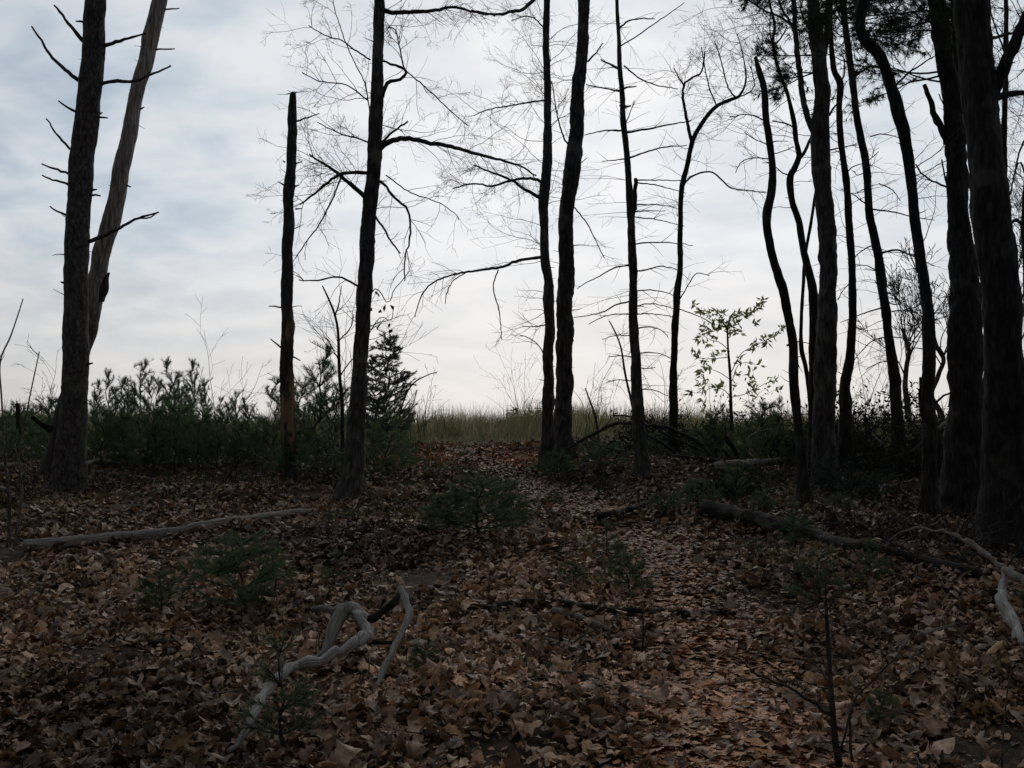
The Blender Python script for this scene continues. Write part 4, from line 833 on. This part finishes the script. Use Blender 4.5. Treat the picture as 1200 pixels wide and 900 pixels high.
# ------------------------------------------------------------------ logs, sticks and brush on the ground
LOGS = []
def lying(name, label, pts, w0, w1, m, cat, seed=1, lift=0.0, k=12, group=None, amp=.08, parent=None, Ys=None, twigs=0, tl=.3, arch=None, lump=.1, part=None, kink=.4):
    """pts are photo points on the ground (or at the given distances Ys)"""
    g = random.Random(seed); rows = []
    for i, (a, b) in enumerate(pts):
        f = i / (len(pts) - 1); w = w0 + (w1 - w0) * f
        if Ys is None:
            r = w / 2 * hit(a, b)[1] / F; p = hit_h(a, b, r * .6 + .03 + lift + (arch[i] if arch else 0)); r = w / 2 * p[1] / F
        else: p = P(a, b, Ys[i]); r = w / 2 * Ys[i] / F
        rows.append([*p, r])
    mb = MB(); mb.usegr = True; sp_ = spline(rows, 8); rk = np.random.default_rng(seed + 5)
    m_ = len(sp_); tot = np.linalg.norm(np.diff(sp_[:, :3], axis=0), axis=1).sum(); nk = max(3, int(tot / max(.05, rows[0][3] * 2.2)))
    jt = rk.normal(0, 1, (nk + 1, 3)); jt[0] = 0; tt = np.linspace(0, nk, m_)
    for q in range(3): sp_[:, q] += np.interp(tt, np.arange(nk + 1), jt[:, q]) * np.clip(sp_[:, 3], .004, .05) * kink * .55
    sp_[:, 3] *= 1 + .28 * kink * np.interp(tt, np.arange(nk + 1), rk.normal(0, 1, nk + 1)).clip(-1, 1.6)
    if Ys is None and m is not M_grey: LOGS.append(sp_)
    step = max(.012, rows[0][3] * .7)
    bark_tube(mb, sp_, seed, k, step, amp, lump, 0, .35, 9)
    if parent is not None: o = mb.obj(name, m, parent); root = parent
    elif part: root = empty(name, (rows[0][0], rows[0][1], gz(rows[0][0], rows[0][1])), label, cat, group); o = mb.obj(part, m, root)
    else: o = root = tag(mb.obj(name, m), label, cat, group)
    if twigs:
        tw = MB()
        for _ in range(twigs):
            i = g.randrange(2, len(sp_) - 1); d = unit(sp_[i][:3] - sp_[i - 1][:3]); s = rdir(g); s[2] = abs(s[2]) * .6; s = unit(s - d * np.dot(s, d))
            if twigs <= 12: tw = MB()
            grow(tw, sp_[i][:3], d * .6 + s * .8, tl * g.uniform(.5, 1.3), .005, 1, g, .2, (0, 0, -.3), 3)
            if twigs <= 12: tw.obj('twig', M_twig, root if root is not o else o)
        if twigs > 12: tw.obj('twigs', M_twig, root if root is not o else o)
    return root
lying('fallen_log', 'long thin pale grey log lying on the leaves at the left', [(28, 641), (80, 636), (140, 630), (200, 624), (250, 615), (300, 607), (362, 600)], 17, 9, M_log, 'log', 201, k=18, amp=.14, lump=.15, kink=.12)
lying('fallen_log', 'dark mossy log lying diagonally below the snapped trunk at the right', [(826, 596), (870, 606), (910, 616), (960, 630), (1010, 640), (1060, 652), (1145, 672)], 21, 14, M_darklog, 'log', 203, lift=.015, kink=.2, k=20, twigs=4, amp=.2, lump=.3)
# twisted grey forked branch
r = lying('fallen_branch', 'twisted bleached grey branch with forks lying in the left foreground', [(268, 880), (285, 858), (300, 833), (308, 812), (325, 796), (352, 783), (378, 771), (402, 761), (418, 753), (427, 745), (429, 737), (427, 730), (424, 721), (414, 714), (403, 711)], 8, 13.5, M_grey, 'dead branch', 211, arch=[.03, .06, .09, .11, .11, .10, .11, .12, .13, .14, .15, .16, .18, .19, .19, .19], k=20, amp=.17, lump=.35, kink=1.15, part='main_stem')
Yk = hit_h(424, 750, .14)[1]
lying('fork', '', [(404, 711), (414, 714), (424, 719), (434, 725)], 16, 7, M_grey, '', 212, amp=.18, lump=.35, kink=.8, parent=r, Ys=[Yk + .2, Yk + .2, Yk + .2, Yk + .22], k=14)
lying('fork', '', [(402, 714), (393, 730), (386, 748), (376, 764), (362, 776)], 19, 9, M_log, '', 213, amp=.18, lump=.35, kink=.8, parent=r, Ys=[Yk + .22, Yk + .15, Yk + .08, Yk, Yk - .05], k=12)
o = lying('fork', '', [(422, 728), (440, 722), (456, 711), (466, 700), (472, 688)], 9, 7, M_darklog, '', 214, parent=r, Ys=[Yk + .08, Yk + .1, Yk + .14, Yk + .16, Yk + .18], k=10)
lying('fork', '', [(406, 713), (392, 714), (378, 713), (364, 712)], 10, 6, M_log, '', 215, parent=r, Ys=[Yk + .22, Yk + .28, Yk + .32, Yk + .36], k=10)
lying('fork', '', [(424, 750), (440, 752), (462, 753)], 8, 5, M_darklog, '', 216, parent=r, Ys=[Yk, Yk + .0, Yk + .02], k=10)
lying('fallen_stick', 'upright split grey stick with a splintered tip beside the twisted grey branch', [(444, 806), (449, 786), (458, 766), (469, 748), (477, 725), (477, 708), (471, 688)], 7, 9, M_grey, 'stick', 217, Ys=[hit_h(444, 806, .02)[1] + .07 * i for i in range(7)], k=10)
# arched grey branch at the right
r = lying('fallen_branch', 'thick smooth grey branch curving out of the right edge with an arching thin end', [(1212, 790), (1200, 762), (1188, 738), (1178, 712), (1174, 692), (1180, 672)], 15, 10, M_grey, 'dead branch', 221, amp=.16, lump=.3, kink=.7, Ys=[5.1, 5.3, 5.5, 5.75, 5.95, 6.1], k=14, part='main_stem')
lying('arched_end', '', [(1180, 673), (1168, 660), (1152, 645), (1130, 632), (1100, 621), (1075, 619), (1052, 626), (1036, 640)], 7, 2, M_log, '', 222, kink=1.2, parent=r, Ys=[6.1, 6.2, 6.35, 6.5, 6.7, 6.9, 7.1, 7.25], k=10)
lying('side_limb', '', [(1178, 670), (1192, 676), (1215, 690)], 10, 10, M_log, '', 223, kink=.6, parent=r, Ys=[6.1, 5.95, 5.8], k=10)
for i, (pts, w, lb) in enumerate([
    ([(1033, 655), (1060, 668), (1085, 682), (1115, 692), (1150, 698), (1180, 694)], 4, 'long thin dark stick under the arched grey branch'),
    ([(1062, 664), (1090, 662), (1108, 668), (1125, 664), (1160, 661)], 3.4, 'thin pale forked stick under the arched grey branch'),
    ([(1095, 660), (1112, 672), (1130, 690)], 2.6, 'short crooked twig crossing the sticks under the arched grey branch'),
    ([(1110, 640), (1120, 655), (1148, 668), (1172, 672)], 3, 'thin dark twig against the arched grey branch'),
    ([(1120, 590), (1100, 598), (1080, 604)], 3, 'thin stick between the feet of the kinked and the broad trunks'),
    ([(548, 712), (566, 711), (582, 714), (602, 729)], 7, 'short curved grey stick left of the long dark stick in the middle'),
    ([(585, 712), (605, 707), (640, 706), (680, 711), (720, 716), (770, 716), (815, 719), (862, 717)], 9, 'long dark flat stick lying across the middle of the leaf litter'),
    ([(648, 715), (672, 721), (695, 730), (716, 738)], 9, 'thick pale olive stick just below the long dark stick in the middle'),
    ([(605, 745), (640, 750), (672, 760), (705, 768)], 6, 'brown half buried stick below the pale olive stick in the middle'),
    ([(640, 755), (675, 757), (700, 765)], 4, 'thin stick beside the brown half buried stick'),
    ([(800, 722), (830, 718), (858, 714)], 6, 'short dark stick at the right end of the long dark stick'),
    ([(145, 755), (180, 752), (228, 748)], 6, 'dark stick lying in the leaves at the left below the low pines'),
    ([(15, 835), (30, 845), (48, 858)], 5, 'short grey stick in the leaves at the lower left corner'),
    ([(355, 822), (372, 828), (392, 838)], 6, 'short grey stick end below the twisted grey branch'),
    ([(505, 897), (515, 884), (524, 872)], 5, 'pale thin stick poking up at the bottom edge'),
    ([(700, 605), (722, 602), (745, 595)], 9, 'short dark chunk of wood left of the path'),
    ([(735, 598), (760, 590), (772, 582)], 8, 'dark broken stick on the path edge below the whorled pine'),
    ([(1080, 745), (1110, 735), (1135, 728)], 7, 'grey stick half hidden in the leaves at the right'),
    ([(380, 603), (420, 608), (470, 613), (505, 620)], 4, 'thin stick lying in front of the dark long-branched tree'),
    ([(1092, 815), (1050, 790), (1035, 770)], 0, ''),
    ([(105, 553), (140, 556), (182, 562)], 5, 'thin pale stick on the ground right of the left pine'),
    ([(24, 558), (48, 540), (72, 520)], 4, 'slanted pale stick leaning beside the left pine'),
    ([(0, 547), (18, 545), (34, 545)], 8, 'grey log end at the left edge beside the left pine'),
    ([(140, 535), (160, 538), (178, 540), (210, 545)], 7, 'dark log behind the right side of the left pine'),
    ([(0, 575), (12, 573), (22, 572)], 6, 'small pale stick at the left edge'),
    ([(838, 547), (870, 544), (905, 541), (940, 536)], 11, 'grey weathered log lying left of the snapped trunk'),
    ([(790, 536), (820, 537), (850, 543), (880, 548)], 7, 'thin dark pole lying right of the slim forked tree foot'),
    ([(1030, 570), (1034, 580), (1040, 592)], 5, 'pale bent stick on the bare leaves before the right hand thicket'),
    ([(1025, 572), (1050, 568), (1070, 563)], 5, 'grey stick lying across the leaves before the straight leaning pine')]):
    if not w: continue
    lying('fallen_stick', lb, pts, w, w * .6, [M_log, M_grey, M_darklog][0 if 'pale' in lb or 'olive' in lb else (2 if 'dark' in lb else 0)], 'stick', 240 + i, k=9, amp=.12, twigs=2 if w < 5 else 0, tl=.25, lift=.02)
# sticks that stand off the ground
def poke(name, lb, pts, Ys, w0, w1, m, seed, cat='stick', twigs=0, tl=.3, group=None):
    return lying(name, lb, pts, w0, w1, m, cat, seed, Ys=Ys, k=8, twigs=twigs, tl=tl, group=group, amp=.06)
poke('broken_stick', 'pale broken stick pointing up left in the right hand shrubs, left arm of a V', [(1040, 528), (1032, 518), (1022, 508)], [12.3, 12.4, 12.5], 3, 2, M_log, 301)
poke('broken_stick', 'broken stick leaning right in the right hand shrubs, right arm of a V', [(1030, 525), (1038, 516), (1046, 507)], [12.3, 12.4, 12.5], 4, 2.5, M_darklog, 302)
poke('broken_stick', 'dark broken stick leaning behind the kinked trunk', [(1069, 531), (1076, 523), (1085, 515)], [11.8, 11.9, 12], 5, 3.5, M_darklog, 303)
poke('broken_stick', 'pale slanted stick just left of the broad trunks', [(1098, 505), (1105, 498), (1112, 492)], [12, 12, 12.1], 4, 3, M_log, 304)
poke('dead_limb', 'dark arched dead limb propped up between the middle pair and the slim forked tree', [(662, 528), (680, 517), (700, 507), (720, 497), (738, 496), (755, 498), (780, 501), (810, 514), (828, 528), (840, 548)], [14.0, 14, 14, 13.9, 13.9, 13.9, 13.9, 13.9, 13.8, 13.7], 3.2, 5, M_twig, 305, 'dead branch', twigs=26, tl=.35)
poke('dead_limb', 'thin dark dead limb slanting down right behind the whorled pine', [(718, 487), (740, 488), (758, 494), (775, 506), (795, 516), (822, 528)], [14.2, 14.2, 14.2, 14.1, 14.1, 14], 2.2, 3, M_twig, 306, 'dead branch', twigs=8)
poke('dead_limb', 'dark dead limb slanting from the whorled pine to the ground at its right', [(752, 508), (768, 515), (782, 523), (795, 534)], [13.8, 13.8, 13.8, 13.8], 3, 4, M_twig, 307, 'dead branch', twigs=5)
poke('dead_limb', 'thick dark leaning limb behind the lying grey log at the right', [(850, 512), (858, 524), (866, 540)], [13.6, 13.6, 13.6], 6, 6, M_darklog, 308, 'dead branch')
poke('dead_limb', 'short dark limb leaning left of the thick leaning limb behind the grey log', [(846, 526), (853, 533), (859, 541)], [13.3, 13.3, 13.3], 4, 4, M_darklog, 309, 'dead branch')
poke('dead_limb', 'pale thin limb bending up among the pines left of the snapped trunk', [(884, 534), (879, 524), (876, 513), (890, 506), (905, 502)], [13.3] * 5, 3, 1.5, M_log, 310, 'dead branch')
poke('dead_limb', 'dark branch stub poking out left of the left pine', [(60, 504), (50, 498), (38, 488)], [12.4, 12.3, 12.2], 8, 6, M_darklog, 311, 'dead branch')
lying('dead_limb', 'pale broken limb lying behind the left pine', [(98, 546), (110, 541), (122, 540), (140, 543)], 6, 5, M_log, 'dead branch', 312, k=8, lift=.08)
# ------------------------------------------------------------------ thin saplings
def whip(label, pts, w0, w1, Y, seed, twigs=3, tl=.3, branches=(), m=M_twig, name='bare_sapling', depth=1):
    t = Tree('w%d' % seed, name, label, [(a, b, w0 + (w1 - w0) * i / (len(pts) - 1)) for i, (a, b) in enumerate(pts)], m, ext=0, seed=seed, k=8, Y=Y, flare=.1, amp=.03, cat='sapling', step=.03, lumps=.08)
    for b in branches: t.limb(b[0], b[1], b[2], dy=b[3], twigs=b[4], tl=tl)
    if twigs: t.sprouts(pts[-1][1], (pts[0][1] * .6 + pts[-1][1] * .4), twigs, tl * .5, tl, depth=depth, r=.004, up=.6)
    t.done()
whip('thin dark bare sapling standing in the right foreground with V-shaped side branches', [(984, 905), (979, 870), (976, 838), (973, 800), (971, 760), (969, 725), (968, 700)], 9, 3, None, 401, 3, .2,
     [([(976, 838), (950, 822), (925, 806), (900, 795), (862, 772)], 4.5, 1.4, -.2, 2), ([(922, 805), (908, 793), (893, 783)], 2.2, 1.2, 0, 0), ([(999, 893), (996, 855), (998, 830), (1012, 808), (1030, 790), (1048, 770), (1064, 752)], 3.6, 1.4, .15, 2), ([(984, 880), (992, 850), (997, 832)], 3, 2.5, .05, 0), ([(970, 715), (978, 700), (988, 685)], 2, 1, .05, 1), ([(969, 710), (958, 696), (930, 684)], 2, 1, -.1, 1), ([(968, 702), (966, 680), (969, 655)], 2, 1, 0, 2)])
whip('tall thin whip at the far left edge reaching above the pines', [(12, 640), (8, 560), (2, 470), (0, 425), (12, 395), (20, 372), (27, 350)], 2.6, 1.2, None, 402, 2, .2, m=M_paletwig)
whip('thin leaning bare stem left of the left pine', [(20, 640), (25, 580), (22, 530), (30, 490), (38, 450), (46, 412)], 2.8, 1.2, None, 403, 2, .25, m=M_paletwig)
whip('short crooked bare stem at the left edge above the pale log', [(8, 642), (12, 600), (9, 560), (2, 530)], 3, 1.5, None, 404, 3, .3, m=M_paletwig)
whip('thin forked bare stem between the left edge and the left pine', [(16, 645), (22, 600), (26, 570), (17, 520)], 3, 1.5, None, 405, 2, .3, m=M_paletwig)
whip('short dark stub of a stem left of the left pine', [(22, 545), (22, 520), (21, 473)], 7, 5, None, 406, 0, .2, m=M_darklog, name='dead_sapling')
whip('bare upright sapling with fine forked twigs between the snag and the dark long-branched tree', [(402, 560), (401, 480), (398, 440), (396, 390), (392, 368), (385, 350), (378, 335)], 5, 1.6, 13, 407, 7, .8, [([(393, 370), (397, 355), (400, 335)], 2, 1, .1, 2), ([(396, 400), (410, 385), (415, 368)], 1.8, 1, -.1, 2), ([(398, 425), (388, 405), (378, 392)], 1.8, 1, .1, 2), ([(399, 440), (412, 422), (422, 412)], 1.8, 1, .1, 2)], depth=2)
whip('curved bare sapling just left of the whorled pine', [(748, 520), (742, 480), (733, 440), (728, 410), (722, 392), (714, 376)], 3.4, 1.4, 14.8, 408, 3, .3)
whip('thin reddish weed stalk at the lower right edge', [(1174, 905), (1176, 860), (1180, 815), (1184, 790)], 2.4, 1.2, None, 409, 1, .15, m=M_paletwig)
whip('small dead weed stalk in the leaves left of the path', [(752, 775), (754, 745), (753, 715)], 3, 1.5, None, 410, 3, .12)
whip('arching thin bare sapling behind the long-branched tree pointing right over the meadow', [(466, 520), (470, 480), (482, 452), (500, 440), (512, 436)], 2.4, 1, 17, 411, 3, .3)
whip('thin bare sapling between the middle pair and the whorled pine', [(702, 520), (698, 490), (692, 472), (686, 455)], 3, 1.4, 17, 412, 4, .4)

# leaves banked against the trunks, then the whole litter as one sheet
for t in TREES.values():
    if t.Y > 18 or t.rows[0][3] < .04: continue
    n = 130; a = nr.random(n) * 6.283; r_ = t.rows[0][3] * 1.15 + np.abs(nr.normal(0, .12, n)); b = t.root.location
    leaf_batch(b[0] + np.cos(a) * r_, b[1] + np.sin(a) * r_, .055 + .04 * nr.random(n), 5, np.ones((n, 3)) * .8, .02 + .09 * np.exp(-(r_ - t.rows[0][3]) / .12) * nr.random(n), 1.2)
for sp_ in LOGS:
    n = int(np.linalg.norm(sp_[-1, :3] - sp_[0, :3]) * 55); i = nr.integers(0, len(sp_), n); sd_ = nr.choice([-1, 1, 1], n)
    d_ = unit(sp_[-1, :3] - sp_[0, :3]); off = (sp_[i, 3] + np.abs(nr.normal(0, .05, n))) * sd_
    leaf_batch(sp_[i, 0] + d_[1] * off, sp_[i, 1] - d_[0] * off, .045 + .045 * nr.random(n), 5, np.ones((n, 3)) * .9, .02 + .05 * nr.random(n), 1.1)
tag(leaves.obj('fallen_leaves', M_leaf), 'thick litter of curled brown oak and poplar leaves covering the forest floor', 'leaf litter', kind='stuff')
tl = MB()
for _ in range(420):
    y = rnd.uniform(3.2, 15); x = rnd.uniform(-1, 1) * (.55 * y + .6); a = rnd.uniform(0, 6.283); l_ = rnd.uniform(.08, .4)
    if path_dist(x, y) < .4 and rnd.random() < .8: continue
    p0 = np.array([x, y, gz(x, y) + rnd.uniform(.02, .07)]); grow(tl, p0, [math.cos(a), math.sin(a), rnd.uniform(-.05, .2)], l_, rnd.uniform(.002, .006), rnd.choice([0, 0, 1]), rnd, .2, (0, 0, 0), 2)
tag(tl.obj('twig_litter', M_tl), 'scattered broken twigs lying all over the leaf litter', 'twig litter', kind='stuff')

# ------------------------------------------------------------------ light
w = bpy.data.worlds.new('World'); scene.world = w; w.use_nodes = True
nt = w.node_tree; L = nt.links.new; bg = nt.nodes['Background']
SUN_EL, SUN_AZ = R(24), R(4)
sky = N(nt, 'ShaderNodeTexSky', sky_type='NISHITA'); sky.sun_disc = False; sky.sun_elevation = SUN_EL; sky.sun_rotation = SUN_AZ; sky.dust_density = 3
bg.inputs['Strength'].default_value = 0.06; L(sky.outputs[0], bg.inputs['Color'])
tc = N(nt, 'ShaderNodeTexCoord'); nz = N(nt, 'ShaderNodeVectorMath', operation='NORMALIZE'); L(tc.outputs['Generated'], nz.inputs[0])
sx = N(nt, 'ShaderNodeSeparateXYZ'); L(nz.outputs[0], sx.inputs[0])
zz = N(nt, 'ShaderNodeMath', operation='MAXIMUM'); L(sx.outputs['Z'], zz.inputs[0]); zz.inputs[1].default_value = 0.0
za = N(nt, 'ShaderNodeMath', operation='ADD'); L(zz.outputs[0], za.inputs[0]); za.inputs[1].default_value = 0.3
dv = N(nt, 'ShaderNodeVectorMath', operation='DIVIDE'); cb = N(nt, 'ShaderNodeCombineXYZ')
for i in range(3): L(za.outputs[0], cb.inputs[i])
L(nz.outputs[0], dv.inputs[0]); L(cb.outputs[0], dv.inputs[1])
mp = N(nt, 'ShaderNodeMapping'); mp.inputs['Scale'].default_value = (1, 1.25, 0); mp.inputs['Rotation'].default_value = (0, 0, .35); L(dv.outputs[0], mp.inputs[0])
c1 = N(nt, 'ShaderNodeTexNoise'); c1.inputs['Scale'].default_value = 6.5; c1.inputs['Detail'].default_value = 7; c1.inputs['Roughness'].default_value = .5; c1.inputs['Distortion'].default_value = .25; L(mp.outputs[0], c1.inputs['Vector'])
c2 = N(nt, 'ShaderNodeTexNoise'); c2.inputs['Scale'].default_value = 1.5; c2.inputs['Detail'].default_value = 3; L(mp.outputs[0], c2.inputs['Vector'])
ca = N(nt, 'ShaderNodeMath', operation='MULTIPLY_ADD'); L(c2.outputs['Fac'], ca.inputs[0]); ca.inputs[1].default_value = .42
cm = N(nt, 'ShaderNodeMath', operation='MULTIPLY'); L(c1.outputs['Fac'], cm.inputs[0]); cm.inputs[1].default_value = .66; L(cm.outputs[0], ca.inputs[2])
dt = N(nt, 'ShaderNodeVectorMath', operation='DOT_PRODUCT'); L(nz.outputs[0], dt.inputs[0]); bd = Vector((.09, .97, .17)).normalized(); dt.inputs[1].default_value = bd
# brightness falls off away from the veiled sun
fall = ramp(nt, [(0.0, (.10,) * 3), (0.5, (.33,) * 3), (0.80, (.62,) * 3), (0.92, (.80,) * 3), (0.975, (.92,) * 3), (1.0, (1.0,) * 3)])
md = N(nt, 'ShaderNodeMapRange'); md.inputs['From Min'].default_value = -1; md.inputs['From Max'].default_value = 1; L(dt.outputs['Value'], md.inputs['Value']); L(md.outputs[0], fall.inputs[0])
cr = ramp(nt, [(0.36, (.46, .57, .69)), (0.50, (.66, .745, .835)), (0.63, (.87, .90, .945))]); L(ca.outputs[0], cr.inputs[0])
# near the sun the cloud sheet burns out evenly
mw = N(nt, 'ShaderNodeMix', data_type='RGBA'); L(cr.outputs[0], mw.inputs['A']); mw.inputs['B'].default_value = (.82, .835, .875, 1)
nearsun = N(nt, 'ShaderNodeMapRange'); nearsun.inputs['From Min'].default_value = .88; nearsun.inputs['From Max'].default_value = 1.0; nearsun.inputs['To Max'].default_value = .55; L(dt.outputs['Value'], nearsun.inputs['Value']); L(nearsun.outputs[0], mw.inputs['Factor'])
# warm haze at the horizon
hz = N(nt, 'ShaderNodeMapRange'); hz.inputs['From Min'].default_value = .22; hz.inputs['From Max'].default_value = .03; hz.inputs['To Max'].default_value = .8; L(sx.outputs['Z'], hz.inputs['Value'])
mh = N(nt, 'ShaderNodeMix', data_type='RGBA'); L(hz.outputs[0], mh.inputs['Factor']); L(mw.outputs['Result'], mh.inputs['A']); mh.inputs['B'].default_value = (.86, .81, .765, 1)
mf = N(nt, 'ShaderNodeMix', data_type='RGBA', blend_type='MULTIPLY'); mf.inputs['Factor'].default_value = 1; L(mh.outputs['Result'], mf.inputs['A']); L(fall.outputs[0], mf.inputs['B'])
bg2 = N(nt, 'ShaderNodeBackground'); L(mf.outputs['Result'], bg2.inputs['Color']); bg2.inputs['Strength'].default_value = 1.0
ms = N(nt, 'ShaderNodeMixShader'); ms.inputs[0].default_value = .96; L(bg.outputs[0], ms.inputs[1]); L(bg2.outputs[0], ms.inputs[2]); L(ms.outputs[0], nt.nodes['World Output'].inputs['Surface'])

sd = bpy.data.lights.new('sun', 'SUN'); sd.energy = 0.5; sd.angle = R(30); sd.color = (1, .95, .88)
so = bpy.data.objects.new('sun', sd); col.objects.link(so)
tv = Vector((-math.sin(SUN_AZ) * math.cos(SUN_EL), -math.cos(SUN_AZ) * math.cos(SUN_EL), -math.sin(SUN_EL)))
so.rotation_euler = tv.to_track_quat('-Z', 'Y').to_euler()

vs = scene.view_settings; scene.display_settings.display_device = 'sRGB'
vs.view_transform = 'Standard'; vs.look = 'None'; vs.exposure = 0; vs.gamma = 1
scene.render.engine = 'CYCLES'; scene.cycles.max_bounces = 5; scene.cycles.diffuse_bounces = 3; scene.cycles.use_denoising = True
scene.render.resolution_x = 1024; scene.render.resolution_y = 768
